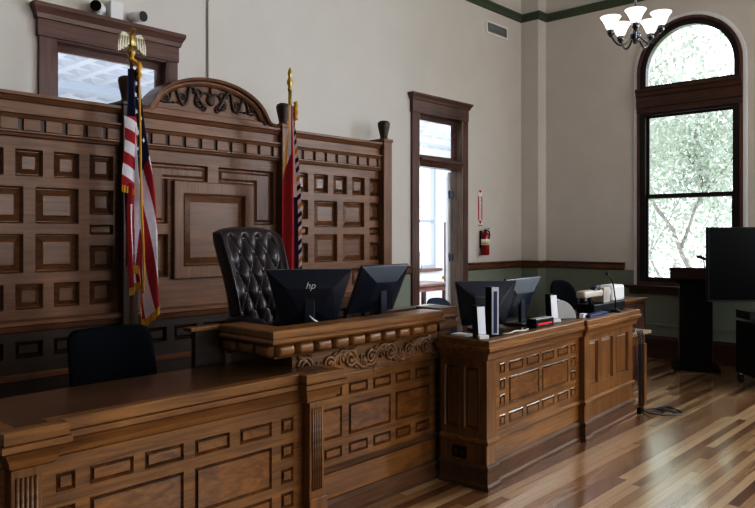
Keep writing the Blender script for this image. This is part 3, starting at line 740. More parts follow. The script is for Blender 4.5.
# the set-back corner block at the right end
blk = MB().box(3.955, 4.09, 3.07, 3.25, 0.0, 0.98)
blk.sweep([(3.955, 3.25), (3.955, 3.07), (4.09, 3.07), (4.09, 3.25)], [(-0.03, 0.981), (0.0, 0.981), (0.02, 0.985), (0.04, 1.01), (0.042, 1.03), (0.02, 1.058), (0.03, 1.065), (0.045, 1.08), (0.035, 1.10), (0.035, 1.145), (-0.03, 1.145)])
blk.box(3.99, 4.06, 3.09, 3.25, 0.98, 1.144)
ob('corner_block', blk, OC, jb_, world=True, bevel=0.004)
ob('rear_rail', MB().box(3.90, 4.45, 3.50, 3.56, 0.0, 1.06).box(3.86, 4.50, 3.47, 3.59, 1.06, 1.10), OT, jb_, world=True)

# ------------------------------------------------------------------ witness stand (turned 3 degrees)
WA = math.radians(3.0); WO = (3.869, 2.597)
ws = root('witness_stand', 'oak witness stand and clerk counter with small square panels beside the open floor', 'counter', (WO[0], WO[1], 0), WA)
def wuv(px, v):                         # local u on the plane v of the stand for a pixel column
    o_ = px-377.5; dx, dy = (718*math.cos(YAW)+o_*math.sin(YAW), 718*math.sin(YAW)-o_*math.cos(YAW))
    nx, ny = -math.sin(WA), math.cos(WA)
    t = (v+WO[0]*nx+WO[1]*ny)/(dx*nx+dy*ny); px_, py_ = dx*t-WO[0], dy*t-WO[1]
    return px_*math.cos(WA)+py_*math.sin(WA)
AV, BV, WD = 0.045, 0.012, 0.385        # faces of the two bays, depth
ub = wuv(579, AV)                       # where the second bay steps forward
ue = 2.555
AC = [(wuv(a, AV), wuv(b, AV)) for a, b in ((499.5, 505), (509, 523), (526.5, 539), (542, 554), (557.5, 568), (570.5, 575.5))]
H = [(a, b, 0.720, 0.79) for a, b in AC]+[(a, b, 0.37, 0.443) for a, b in AC]
H += [(AC[1][0], AC[2][1], 0.503, 0.685), (AC[3][0], AC[4][1], 0.503, 0.685)]
for a, b in (AC[0], AC[5]): H += [(a, b, 0.612, 0.685), (a, b, 0.503, 0.577)]
ob('front_frame', MB().holes(rect(0.03, ub, 0.29, 0.86), [rect(*h) for h in H], AV, AV+0.03).box(0.03, ub, AV+0.03, AV+0.05, 0, 0.86).box(0.03, ub, AV+0.004, AV+0.03, 0, 0.29), OX, ws)
for h in H: ob('raised_panel', MB().panel(h[0], h[1], h[2], h[3], AV, 0.013, 0.016, raise_=1.2), [OMO, OP], ws)
BC = [(wuv(a, BV), wuv(b, BV)) for a, b in ((587.5, 598), (601, 613), (616, 628))]
HB = [(a, b, 0.42, 0.785) for a, b in BC]
ob('front_frame', MB().holes(rect(ub, ue, 0.29, 0.86), [rect(*h) for h in HB], BV, BV+0.03).box(ub, ue, BV+0.03, BV+0.09, 0, 0.86).box(ub, ue, BV+0.004, BV+0.03, 0, 0.29), OZ, ws)
for h in HB: ob('tall_panel', MB().panel(h[0], h[1], h[2], h[3], BV, 0.02, 0.03, raise_=0.45), [OZ, OZ], ws)
# corner pilasters and the end walls
cp = MB().box(0.012, 0.13, AV-0.022, AV-0.0005, 0, 0.86)
ob('pilaster', cp, OZ, ws, bevel=0.003)
sp_ = MB(); sh = [(0.06, 0.20, 0.37, 0.79), (0.235, 0.345, 0.37, 0.79)]
sp_.M = Matrix.Rotation(-PI/2, 4, 'Z')          # local -y face becomes -x... used for the left end
lft = MB(); lft.M = Matrix(((0, 1, 0, 0.012), (-1, 0, 0, 0.40), (0, 0, 1, 0), (0, 0, 0, 1)))
def left_face(mb): mb.M = Matrix(((0, 1, 0, 0.012), (-1, 0, 0, WD), (0, 0, 1, 0), (0, 0, 0, 1))); return mb
lw = WD-AV+0.02
sh = [(0.03, 0.15, 0.37, 0.79), (0.185, 0.305, 0.37, 0.79)]
ob('end_frame', left_face(MB()).holes(rect(0.0, lw, 0.29, 0.86), [rect(*h) for h in sh], 0.0, 0.03).box(0, lw-0.03, 0.03, 0.05, 0, 0.86).box(0, lw-0.03, 0.002, 0.03, 0, 0.29), OZ, ws)
for h in sh: ob('raised_panel', left_face(MB()).panel(h[0], h[1], h[2], h[3], 0.0, 0.018, 0.03), [OZ, OZ], ws)
ob('end_panel', MB().box(ue-0.05, ue, BV+0.09, WD, 0, 0.86), OZ, ws)
# base, ledge and cap run round both bays
wp = [(0.012, WD), (0.012, AV-0.022), (0.135, AV-0.022), (0.135, AV), (ub-0.0005, AV), (ub-0.0005, BV-0.014), (ub+0.10, BV-0.014), (ub+0.10, BV), (ue, BV), (ue, WD)]
base_prof = [(-0.002, 0), (0.022, 0), (0.022, 0.025), (0.012, 0.04), (0.010, 0.12), (0.020, 0.13), (0.018, 0.145), (0.006, 0.155), (-0.002, 0.16)]
ob('base_moulding', MB().sweep(wp, base_prof), BASEO, ws)
ob('ledge_moulding', MB().sweep(wp, [(-0.002, 0.285), (0.006, 0.288), (0.018, 0.302), (0.018, 0.314), (0.004, 0.324), (-0.002, 0.326)]), OX, ws)
ob('pilaster', MB().box(ub, ub+0.098, BV-0.014, BV-0.0005, 0, 0.86), OZ, ws, bevel=0.003)
cpf = [(-0.04, 0.835), (0.004, 0.835), (0.012, 0.845), (0.016, 0.86), (0.03, 0.885), (0.048, 0.900), (0.052, 0.905), (0.052, 0.925), (0.040, 0.93), (0.040, 0.965), (0.034, 0.972), (-0.04, 0.972)]
wp2 = [(0.012, WD), (0.012, AV-0.022), (ub-0.0005, AV-0.022), (ub-0.0005, BV-0.014), (ue, BV-0.014), (ue, WD)]
ob('counter_edging', MB().sweep(wp2, cpf), OX, ws)
WTOP = 0.972
ob('worktop', MB().box(0.045, ub, AV+0.015, WD+0.0, 0.93, 0.9715).box(ub, ue-0.035, BV+0.022, WD, 0.93, 0.9715), OT, ws)
outl = left_face(MB()); outl.box(0.10, 0.21, -0.008, -0.0005, 0.175, 0.255)
oo = ob('outlet_plate', outl, BLACKP, ws, bevel=0.003); oo['label'] = 'dark double outlet plate'
o2 = left_face(MB())
for q in (0.13, 0.18): ob('socket', left_face(MB()).box(q-0.014, q+0.014, -0.011, -0.0085, 0.195, 0.235), NICKEL, oo, bevel=0.003)

# ------------------------------------------------------------------ flags
def flagstand(name, label, x, y, ztop):
    r = root(name, label, 'flag', (x, y, PZ))
    ob('stand_base', MB().lathe([(0.17, 0.0), (0.17, 0.015), (0.15, 0.035), (0.06, 0.055), (0.035, 0.075), (0.03, 0.12), (0.0, 0.12)], (x, y, PZ), 28), BRASS, r, world=True)
    ob('pole', MB().tube([(x, y, PZ+0.11), (x, y, ztop)], 0.0135, 14), plain('flagpole_varnish', (0.20, 0.11, 0.045), 0.35, noise=0.15), r, world=True)
    return r
FX, FY = 2.755, 5.10
us = flagstand('national_flag', 'red white and blue starred flag with gold fringe on an eagle topped pole', FX, FY, 2.98)
F0 = 2.93
# eagle finial
e = MB().lathe([(0.016, 2.97), (0.028, 2.985), (0.018, 3.0), (0.02, 3.01), (0.034, 3.035), (0.036, 3.05), (0.02, 3.075), (0.012, 3.085)], (FX, FY, 0), 16)
ob('finial_cup', e, BRASS, us, world=True)
eg = MB().ball((FX, FY, 3.135), (0.03, 0.026, 0.062), 12, 9).ball((FX+0.004, FY-0.018, 3.208), (0.02, 0.024, 0.022), 10, 8)
eg.tube([(FX+0.004, FY-0.036, 3.208), (FX+0.006, FY-0.052, 3.203), (FX+0.006, FY-0.058, 3.192)], [0.009, 0.006, 0.001], 7)
ob('eagle', eg, BRASS, us, world=True)
ewm = MB()
for sg in (-1, 1):
    out = [(0.02, 3.16), (0.045, 3.185), (0.075, 3.19), (0.098, 3.165), (0.112, 3.12), (0.118, 3.07), (0.112, 3.03), (0.10, 3.05), (0.093, 3.035), (0.082, 3.06), (0.073, 3.048), (0.062, 3.075), (0.05, 3.07), (0.035, 3.095), (0.02, 3.10)]
    poly = [(FX+sg*a, z) for a, z in out]
    ewm.prism(poly if sg > 0 else poly[::-1], FY-0.012, FY+0.012)
    for i in range(4):
        ewm.tube([(FX+sg*(0.035+i*0.02), FY-0.014, 3.16), (FX+sg*(0.04+i*0.022), FY-0.015, 3.085-(0.01*i))], [0.007, 0.003], 6)
ob('wing_pair', ewm, EAGLE, us, world=True, bevel=0.004)
# the draped cloth: a pleated fall; stripes run down it, the canton sits at the top
def fall(u, v):
    """u across the folds 0..1 (left to right), v down 0..1"""
    top = F0-0.02; zb = 0.99+0.42*(1-smoothstep((u-0.28)/0.2))+0.10*smoothstep((u-0.65)/0.35)
    z = top+(zb-top)*v
    wl = 0.045+0.012*smoothstep((v-0.10)/0.3); wr = 0.046+0.115*smoothstep(v/0.75)+0.02*v
    x = FX-wl+(wl+wr)*u
    amp = 0.012+0.030*smoothstep(v/0.5)
    y = FY-0.035+amp*math.sin(u*3.2*2*PI*0.5+0.7+v*0.8)-0.02*v
    x += 0.008*math.sin(v*9+u*4)*v
    return (x, y, z)
def flag_col(u, v):
    if v < 0.40+0.06*math.sin(u*4) and (u > 0.45 or v < 0.24): return 2
    s_ = u*5.6-(v-0.3)*4.2*smoothstep((u-0.15)/0.4)
    return int(math.floor(s_+40)) % 2
fm = MB().grid(fall, 130, 240, mfn=flag_col)
cloth = ob('flag_cloth', fm, [RED, FWHITE, NAVY], us, world=True)
# short folded end of the hoist to the left of the pole: level stripes
def lobe(u, v):
    z = 2.545-0.53*v-0.03*u*v
    x = FX-0.088+0.10*u+0.01*math.sin(v*5)-0.012*v*(1-u)
    y = FY-0.055-0.022*math.sin(u*PI)
    return (x, y, z)
l2 = MB().grid(lobe, 30, 120, mfn=lambda u, v: (int(v*6.0-u*0.5+1) % 2)*1)
def lobe_b(u, v):
    z = 2.04-0.80*v+0.05*u*v
    x = FX-0.068+0.10*u-0.01*math.sin(v*4)+0.006*math.sin(u*9)
    y = FY-0.075-0.022*math.sin(u*2.2*PI)
    return (x, y, z)
l2.grid(lobe_b, 60, 120, mfn=lambda u, v: 1 if 0.22 < u-0.25*(v-0.6) < 0.62 and v > 0.2 else 0)
ob('folded_hoist', l2, [RED, FWHITE], us, world=True)
# stars on the canton
def star(c, r, tilt):
    pts = []
    for i in range(10):
        a = PI/2+tilt+i*PI/5; q = r if i % 2 == 0 else r*0.4
        pts.append((c[0]+q*math.cos(a)*0.8, c[1]-0.007, c[2]+q*math.sin(a)))
    ob('star', MB().add(pts+[(c[0], c[1]-0.008, c[2])], [(i, (i+1) % 10, 10) for i in range(10)]), FWHITE, cloth, world=True)
for u, v in ((0.75, 0.055), (0.60, 0.10), (0.85, 0.12), (0.68, 0.165), (0.88, 0.20), (0.60, 0.235), (0.76, 0.25), (0.62, 0.31), (0.88, 0.29), (0.76, 0.345)):
    star(fall(u, v), 0.026, 0.25)
# gold fringe along edges, cord and tassel
fr = MB()
def ribbon(pts, w, dy):
    n = len(pts)
    fr.tube([(p[0], p[1]+dy, p[2]) for p in pts], w, 7)
def off(f, u0, u1, v0, v1, n=20): return [f(u0+(u1-u0)*i/n, v0+(v1-v0)*i/n) for i in range(n+1)]
def skirt(f, n, depth, dyy=-0.006):
    def g(u, v): p = f(u, 1.0); return (p[0]+0.004*math.sin(u*60), p[1]+dyy-0.004*math.sin(u*90), p[2]+0.012-depth*v)
    fr.grid(g, n, 3)
skirt(lobe, 20, 0.055); skirt(lobe_b, 24, 0.06)
skirt(fall, 40, 0.065)
cord = [(FX+0.006+0.03*smoothstep(t*1.2)+0.010*math.sin(t*9)*t, FY-0.105, 2.93-1.72*t) for t in [i/40 for i in range(41)]]
ribbon(cord, 0.009, 0.0)
ribbon([(FX+0.02+(0.02 if i % 2 else 0), FY-0.06, 2.96-0.03*i) for i in range(5)], 0.02, 0)
ribbon([(FX-0.04+0.03*i, FY-0.045, 2.985-0.01*i*i*0.6) for i in range(4)], 0.014, 0)
ob('gold_fringe', fr, GOLD, us, world=True)

SX_, SY_ = 4.40, 5.18
st2 = flagstand('state_flag', 'furled red state flag with gold fringe and a multicoloured edge on a gold tipped pole', SX_, SY_, 3.02)
tipm = MB().lathe([(0.014, 3.0), (0.022, 3.01), (0.022, 3.03), (0.016, 3.04), (0.03, 3.075), (0.028, 3.10), (0.014, 3.13), (0.02, 3.15), (0.022, 3.175), (0.012, 3.205), (0.0, 3.23)], (SX_, SY_, 0), 16)
ob('finial', tipm, BRASS, st2, world=True)
pole_gold = MB().tube([(SX_, SY_, 2.70), (SX_, SY_, 3.0)], 0.017, 12)
ob('pole_sleeve', pole_gold, BRASS, st2, world=True)
def fall2(u, v):
    z = 2.86-1.75*v+0.05*u*v
    wl = 0.045+0.055*smoothstep(v/0.5); wr = 0.02+0.06*smoothstep(v/0.6)
    x = SX_-wl+(wl+wr)*u
    y = SY_-0.04+(0.01+0.03*smoothstep(v/0.4))*math.sin(u*3*PI+0.4+v)
    return (x, y, z)
def col2(u, v):
    if u > 0.90: return [1, 4, 1, 2, 1, 3][int(v*40+u*8) % 6]
    if u > 0.80: return 1 if v < 0.5 else 2
    if 0.62 < u < 0.69: return 3
    if u < 0.34 and v < 0.42-0.5*u: return 3 if u < 0.20 else 1
    return 0
c2 = ob('flag_cloth', MB().grid(fall2, 110, 200, mfn=col2), [RED, FWHITE, NAVY, GOLD, BLACKP], st2, world=True)
fr = MB(); skirt(fall2, 30, 0.06)
ribbon([(SX_+0.02+0.012*(i % 2), SY_-0.055, 2.90-0.035*i) for i in range(6)], 0.02, 0)
ob('gold_fringe', fr, GOLD, st2, world=True)

# ------------------------------------------------------------------ chairs
def five_star(r, x, y, z0, seat_z, mat=BLACKP):
    b = MB()
    for i in range(5):
        a = 2*PI*i/5+0.3
        ex, ey = x+0.30*math.cos(a), y+0.30*math.sin(a)
        b.tube([(x, y, z0+0.11), (x+0.16*math.cos(a), y+0.16*math.sin(a), z0+0.095), (ex, ey, z0+0.072)], [0.028, 0.022, 0.016], 8)
    bo = ob('star_base', b, mat, r, world=True)
    for i in range(5):
        a = 2*PI*i/5+0.3; ex, ey = x+0.30*math.cos(a), y+0.30*math.sin(a)
        ob('caster', MB().lathe([(0.0, -0.022), (0.024, -0.02), (0.028, 0), (0.024, 0.02), (0.0, 0.022)], (ex, ey, z0+0.0285), 12, axis='x').tube([(ex, ey, z0+0.03), (ex, ey, z0+0.075)], 0.008, 6), mat, r, world=True)
    ob('gas_column', MB().tube([(x, y, z0+0.10), (x, y, seat_z)], 0.025, 12), NICKEL, r, world=True)
def rounded_pad(w, h, t, bulge=0.02, n=18, curve=0.0, p=6.0, taper=0.0):
    """upright cushion in local xz, front toward -y, centred at the origin"""
    mb = MB()
    def side(sg):
        def fn(u, v):
            X_, Z_ = u*2-1, v*2-1
            k = max(abs(X_), abs(Z_)); L_ = (abs(X_)**p+abs(Z_)**p)**(1/p) if k > 0 else 1
            s_ = k/L_ if L_ > 0 else 1
            X2_, Z2_ = X_*s_, Z_*s_
            rr = max(abs(X_), abs(Z_))
            th = (t/2)*math.sqrt(max(0, 1-rr**8))+bulge*max(0, 1-rr**2)
            wz = w/2*(1-taper*(Z2_*0.5+0.5))
            return (X2_*wz, sg*th+curve*(X2_**2), Z2_*h/2)
        return fn
    mb.grid(side(-1), n, n).grid(side(1), n, n)
    return mb
def office_chair(name, label, x, y, z0, rz, mat, w, top, hback, seat_z=0.46, taper=0.05, p=5.0):
    r = root(name, label, 'chair', (x, y, z0), rz)
    seat = rounded_pad(w*0.98, 0.48, 0.07, 0.012, 14, 0.0, 5)
    for i, q in enumerate(seat.v): seat.v[i] = Vector((q.x, q.z, q.y+seat_z))
    ob('seat', seat, mat, r)
    bk = rounded_pad(w, hback, 0.05, 0.012, 22, -0.06, p, taper)
    for i, q in enumerate(bk.v): bk.v[i] = Vector((q.x, q.y+0.26+0.12*(q.z+hback/2)/hback, q.z+top-hback/2))
    ob('backrest', bk, mat, r)
    ob('back_support', MB().tube([(0, 0.05, seat_z-0.05), (0, 0.24, seat_z-0.05), (0, 0.31, seat_z+0.03), (0, 0.335, top-hback*0.55)], 0.022, 10), BLACKP, r)
    five = MB()
    M_ = rmat(r)
    b = MB()
    for i in range(5):
        a = 2*PI*i/5+0.3
        b.tube([(0, 0, 0.11), (0.16*math.cos(a), 0.16*math.sin(a), 0.095), (0.30*math.cos(a), 0.30*math.sin(a), 0.072)], [0.028, 0.022, 0.016], 8)
    ob('star_base', b, BLACKP, r)
    for i in range(5):
        a = 2*PI*i/5+0.3; ex, ey = 0.30*math.cos(a), 0.30*math.sin(a)
        ob('caster', MB().lathe([(0.0, -0.022), (0.024, -0.02), (0.028, 0), (0.024, 0.02), (0.0, 0.022)], (ex, ey, 0.0285), 12, axis='x').tube([(ex, ey, 0.03), (ex, ey, 0.075)], 0.008, 6), BLACKP, r)
    ob('gas_column', MB().tube([(0, 0, 0.10), (0, 0, seat_z-0.03)], 0.025, 12), NICKEL, r)
    return r
office_chair('office_chair', 'plain black office chair with square back behind the low desk at left', 1.95, 3.53, 0.0, 0.0, BLACKF, 0.525, 1.13, 0.52, p=9)
office_chair('office_chair', 'blue black chair with rounded back in front of the doorway', 5.81, 4.285, 0.0, -0.3, BLUEF, 0.40, 0.995, 0.48, p=3.2, taper=0.15)
office_chair('office_chair', 'black chair with rounded back behind the witness stand by the beige document camera', 7.33, 3.68, 0.0, -0.25, BLACKF, 0.46, 1.135, 0.55, p=3.2, taper=0.12)

# judge's tufted leather chair
JCX, JCY = 3.30, 4.02
jc = root('executive_chair', 'high backed button tufted black leather chair behind the tall bench', 'chair', (JCX, JCY, PZ), 0.10)
BW, BH, BZ = 0.62, 0.82, 0.56
buttons = []
for r_ in range(6):
    for c_ in range(-2, 3):
        xx = c_*0.13+(0.065 if r_ % 2 else 0); 
        if abs(xx) < 0.24: buttons.append((xx, 0.10+r_*0.13))
def backfront(u, v):
    X_ = (u*2-1); Z_ = v
    w_ = BW/2*(0.82+0.18*smoothstep(Z_*1.1))
    topz = BH-0.045*abs(X_)**3
    x = X_*w_; z = Z_*topz
    puff = 0.055
    a = (x/0.065+(z-0.10)/0.13)/2; b = (x/0.065-(z-0.10)/0.13)/2
    pil = (abs(math.sin(PI*a))*abs(math.sin(PI*b)))**0.6
    win = smoothstep((0.255-abs(x))/0.05)*smoothstep((z-0.02)/0.06)*smoothstep((BH-0.03-z)/0.06)
    d = 0.036*(1-pil)*win
    roll = 0.06*smoothstep((abs(X_)-0.80)/0.2)
    edge = max(0, 1-abs(X_)**10)*max(0, 1-abs(2*Z_-1)**16)
    y = -0.02-puff*(edge**0.5)-roll*edge**0.3+d*edge+0.16*Z_+0.05*math.sin(Z_*PI)*-1
    return (x, y+0.20, z+BZ)
bkm = MB().grid(backfront, 96, 128)
def backrear(u, v):
    p_ = backfront(u, v); X_ = u*2-1
    edge = max(0, 1-abs(X_)**8)*max(0, 1-abs(2*v-1)**10)
    return (p_[0], 0.20-0.02+0.16*v-0.05*math.sin(v*PI)+0.075*edge**0.5, p_[2])
bkm.grid(backrear, 24, 24)
ob('backrest', bkm, LEATHER, jc)
bt = MB()
for bx_, bz_ in buttons:
    p_ = backfront((bx_/(BW/2*0.97)+1)/2, bz_/BH); bt.ball((bx_, p_[1]-0.004, bz_+BZ), (0.010, 0.006, 0.010), 8, 6)
ob('button', bt, LEATHER, jc)
sm = rounded_pad(0.56, 0.54, 0.13, 0.02, 16, 0, 5)
for i, q in enumerate(sm.v): sm.v[i] = Vector((q.x, q.z-0.04, q.y+0.50))
ob('seat', sm, LEATHER, jc)
for sg in (-1, 1):
    ar = MB().tube([(sg*0.30, 0.16, 0.50), (sg*0.325, 0.17, 0.62), (sg*0.33, 0.13, 0.715), (sg*0.33, 0.0, 0.735), (sg*0.33, -0.17, 0.725), (sg*0.325, -0.24, 0.68), (sg*0.32, -0.22, 0.60), (sg*0.305, -0.12, 0.50)], [0.022, 0.028, 0.036, 0.038, 0.038, 0.034, 0.026, 0.022], 12)
    ob('armrest', ar, LEATHER, jc)
b = MB()
for i in range(5):
    a = 2*PI*i/5+0.3
    b.tube([(0, 0, 0.12), (0.17*math.cos(a), 0.17*math.sin(a), 0.10), (0.32*math.cos(a), 0.32*math.sin(a), 0.075)], [0.034, 0.028, 0.02], 8)
ob('star_base', b, SD, jc)
for i in range(5):
    a = 2*PI*i/5+0.3; ex, ey = 0.32*math.cos(a), 0.32*math.sin(a)
    ob('caster', MB().lathe([(0.0, -0.022), (0.024, -0.02), (0.028, 0), (0.024, 0.02), (0.0, 0.022)], (ex, ey, 0.0285), 12, axis='x').tube([(ex, ey, 0.03), (ex, ey, 0.075)], 0.008, 6), BLACKP, jc)
ob('gas_column', MB().tube([(0, 0, 0.10), (0, 0, 0.44)], 0.03, 12), NICKEL, jc)

# ------------------------------------------------------------------ screens and electronics on the benches
def monitor(label, x, y, z, rz, w, h, wb, zc, tilt, stand=True, logo=None, name='computer_monitor', group=None, plate=True):
    """back toward local -y; w top width, wb bottom width"""
    r = root(name, label, 'monitor', (x, y, z), rz, group)
    T = Matrix.Translation(Vector((0, 0.0, zc))) @ Matrix.Rotation(tilt, 4, 'X')
    sh_ = MB(); sh_.M = T
    def ring(i, yy, top_in=None):
        ti = i if top_in is None else top_in
        return [(-wb/2+i, yy, -h/2+i), (wb/2-i, yy, -h/2+i), (w/2-i*1.15, yy, h/2-ti), (-w/2+i*1.15, yy, h/2-ti)]
    rg = [ring(0.0, 0.022), ring(0.0, 0.004), ring(0.004, 0.0), ring(min(0.12, wb*0.3), -0.045, 0.10), ring(min(0.125, wb*0.3+0.006), -0.047, 0.107)]
    vs = [p for q in rg for p in q]
    fs = [(3, 2, 1, 0)]+[(k*4+i, k*4+(i+1) % 4, k*4+4+(i+1) % 4, k*4+4+i) for k in range(4) for i in range(4)]+[(16, 17, 18, 19)]
    sh_.add(vs, fs)
    ob('shell', sh_, SHELLM, r, bevel=0.002)
    scn = MB(); scn.M = T
    a = ring(0.014, 0.0235); scn.add(a, [(0, 1, 2, 3)]); ob('screen', scn, SCREEN, r)
    if stand:
        nk = MB().box(-0.032, 0.032, -0.048, -0.02, 0.02, zc+0.02); ob('stand_neck', nk, SHELLM, r, bevel=0.006)
    ob('stand_base', MB().prism([(-0.11, -0.10), (0.11, -0.10), (0.12, 0.06), (-0.12, 0.06)], 0.0, 0.016, 'xy'), SHELLM, r, bevel=0.004)
    if not stand: ob('stand_neck', MB().box(-0.03, 0.03, -0.012, 0.012, 0.015, zc-h/2+0.03), SHELLM, r)
    if logo:
        lg = text_obj('logo', 'hp', 0.06, OFFWHITE, r, T @ Matrix.Translation(Vector((0, -0.0275, h/2-0.055)) @ Matrix.Rotation(-0.44, 4, 'X')) @ Matrix.Rotation(PI/2, 4, 'X'), shear=0.3)
        # thin raised tab above the letters' stems as on the slanted round emblem
    if plate:
        pt = MB(); pt.M = T; pt.box(-0.006, 0.006, -0.051, -0.047, -0.02, -0.008); ob('indicator', pt, OFFWHITE, r)
    return r
JT = 1.0305
m1 = monitor('black monitor seen from behind in front of the tufted leather chair, pale emblem on it', 2.93, 3.27, JT, -0.66, 0.52, 0.36, 0.33, 0.235, 0.22, logo='hp', plate=True)
m2 = monitor('black monitor turned sideways on the tall bench, nearer the doorway', 3.655, 3.36, JT, 0.04, 0.50, 0.36, 0.49, 0.245, 0.42)
ob('cable_clip', MB().tube([(2.86, 3.19, JT+0.14), (2.88, 3.175, JT+0.115), (2.93, 3.165, JT+0.09)], 0.006, 6), OFFWHITE, m1, world=True)

def W(u, v, z=0.0):
    return (WO[0]+u*math.cos(WA)-v*math.sin(WA), WO[1]+u*math.sin(WA)+v*math.cos(WA), WTOP+0.0006+z)
m3 = monitor('black monitor seen from behind at the near left corner of the witness stand', *W(0.435, 0.29), -0.60, 0.46, 0.32, 0.33, 0.19, 0.14)
m4 = monitor('black monitor in the middle of the witness stand counter, turned to the right', *W(0.90, 0.285), 0.04, 0.53, 0.33, 0.52, 0.195, 0.36)
def speaker(label, u, v, h, rz, silver=True):
    r = root('desk_speaker', label, 'speaker', W(u, v), rz)
    ob('cabinet', MB().prism([(-0.035, 0.0), (0.045, 0.0), (0.062, h), (-0.012, h)], -0.03, 0.03, 'yz'), BLACKP, r, bevel=0.006)
    gr = MB().prism([(-0.041, 0.03), (-0.036, 0.03), (-0.0135, h-0.006), (-0.019, h-0.006)], -0.028, 0.028, 'yz')
    ob('front_grille', gr, SILVER, r, bevel=0.002)
    ob('foot', MB().box(-0.036, 0.036, -0.07, -0.036, 0.0, 0.028), OFFWHITE, r, bevel=0.006)
    return r
speaker('silver fronted desk speaker at the near corner of the witness stand', 0.055, 0.105, 0.215, -0.50)
speaker('silver fronted desk speaker on the witness stand beside the grey curved device', 1.185, 0.14, 0.215, -0.50)
tb = root('mini_computer', 'tall thin black computer case with silver edge standing on the witness stand', 'computer', W(0.215, 0.085), -0.62)
ob('case', MB().box(-0.022, 0.022, -0.005, 0.12, 0.008, 0.325), BLACKP, tb, bevel=0.004)
ob('front_bezel', MB().box(-0.026, 0.026, -0.012, -0.0055, 0.008, 0.328), SILVER, tb, bevel=0.003)
ob('blue_inlay', MB().box(-0.012, 0.012, -0.0145, -0.0125, 0.02, 0.30), BLUEP, tb)
ob('foot', MB().box(-0.045, 0.045, -0.01, 0.12, 0.0, 0.0075), BLACKP, tb, bevel=0.002)
rl = root('audio_mixer', 'low black equipment box with a row of red lights on the witness stand', 'equipment', W(0.875, 0.075), 0.0)
ob('case', MB().box(-0.13, 0.13, -0.03, 0.05, 0.0, 0.062), BLACKP, rl, bevel=0.004)
for i in range(7): ob('indicator_light', MB().box(-0.10+i*0.03, -0.083+i*0.03, -0.0335, -0.0302, 0.02, 0.032), LED, rl)
ob('control_strip', MB().box(-0.12, 0.12, -0.025, 0.03, 0.0623, 0.066), GREYP, rl)
ob('loose_cable', MB().tube([W(0.30, 0.07, .006), W(0.36, 0.05, .006), W(0.45, 0.055, .012), W(0.55, 0.04, .006), W(0.64, 0.06, .006)], 0.006, 8), BEIGE, label='short beige cable lying on the witness stand before the monitors', cat='cable')
ob('paper_stack', MB().box(3.905, 4.00, 2.80, 2.93, WTOP+0.0005, WTOP+0.012), PAPER, label='white papers at the back corner of the witness stand', cat='papers')
q = root('curved_device', 'light grey quarter round device on the counter left of the document camera', 'equipment', W(1.465, 0.17), -0.55)
ar_ = [(-0.085, 0.0), (0.085, 0.0)]+[(-0.085+0.17*math.cos(t)*1.0, 0.155*math.sin(t)) for t in [PI/2*i/14 for i in range(1, 15)]]
ar_ = [(-0.085, 0.0), (0.085, 0.0)]+[(0.085-0.17*(1-math.cos(t)), 0.155*math.sin(t)) for t in [PI/2*i/12 for i in range(1, 13)]]
ob('body', MB().prism(ar_, -0.04, 0.05), GREYP, q, bevel=0.006)
ob('rim', MB().tube([(p[0], 0.052, p[1]) for p in ar_[1:]], 0.006, 7), OFFWHITE, q)
ob('small_box', MB().box(-0.03, 0.03, -0.018, 0.018, 0, 0.035), PAPER, label='small white box on the counter edge next to the grey curved device', cat='box').matrix_world = Matrix.Translation(Vector(W(1.60, 0.07))) @ Matrix.Rotation(WA, 4, 'Z')
ob('tablet_keyboard', MB().box(-0.19, 0.19, -0.035, 0.035, 0, 0.022).box(-0.17, 0.17, -0.028, 0.028, 0.022, 0.027), BLUEP, bevel=0.003, label='dark blue flat keypad along the counter edge below the document camera', cat='keyboard').matrix_world = Matrix.Translation(Vector(W(1.80, 0.048))) @ Matrix.Rotation(WA, 4, 'Z')
dc = root('document_camera', 'beige and white document camera on a black base at the right end of the counter', 'document camera', W(2.18, 0.155), WA-0.05)
ob('base', MB().box(-0.26, 0.37, -0.06, 0.11, 0.0, 0.08), BLACKP, dc, bevel=0.01)
ob('side_light', MB().tube([(-0.23, -0.02, 0.03), (-0.27, -0.02, 0.12), (-0.19, -0.02, 0.20), (-0.10, -0.02, 0.205)], [0.014, 0.016, 0.018, 0.02], 10), BLACKP, dc)
ob('camera_head', MB().box(0.12, 0.375, -0.055, 0.09, 0.0815, 0.225), OFFWHITE, dc, bevel=0.022)
arm = MB().box(-0.40, 0.115, -0.045, 0.045, 0.140, 0.20)
ob('arm', arm, BEIGE, dc, bevel=0.018)
ob('arm_joint', MB().box(-0.06, 0.06, -0.055, 0.055, 0.081, 0.215), BEIGE, dc, bevel=0.008)
ob('control_window', MB().box(-0.03, 0.02, -0.059, -0.0555, 0.10, 0.18), GREYP, dc)
ob('lens_hood', MB().lathe([(0.0, 0.0), (0.032, 0.002), (0.03, 0.045), (0.0, 0.045)], (-0.35, 0, 0.094), 14), BLACKP, dc)
ob('top_lamp', MB().tube([(-0.17, 0.0, 0.205), (-0.05, 0.0, 0.222)], [0.02, 0.016], 10), BLUEP, dc)
mc = root('gooseneck_microphone', 'thin black gooseneck microphone standing at the counter beside the document camera', 'microphone', W(2.20, 0.033), 0)
ob('base', MB().lathe([(0.045, 0), (0.045, 0.012), (0.03, 0.022), (0.012, 0.03), (0, 0.03)], (0, 0, 0), 18), BLACKP, mc)
ob('neck', MB().tube([(0, 0, 0.025), (-0.005, 0, 0.12), (-0.03, 0.005, 0.23), (-0.06, 0.01, 0.29), (-0.09, 0.012, 0.315)], 0.006, 8), BLACKP, mc)
ob('capsule', MB().tube([(-0.085, 0.012, 0.312), (-0.145, 0.018, 0.345)], [0.009, 0.011], 10), BLACKP, mc)

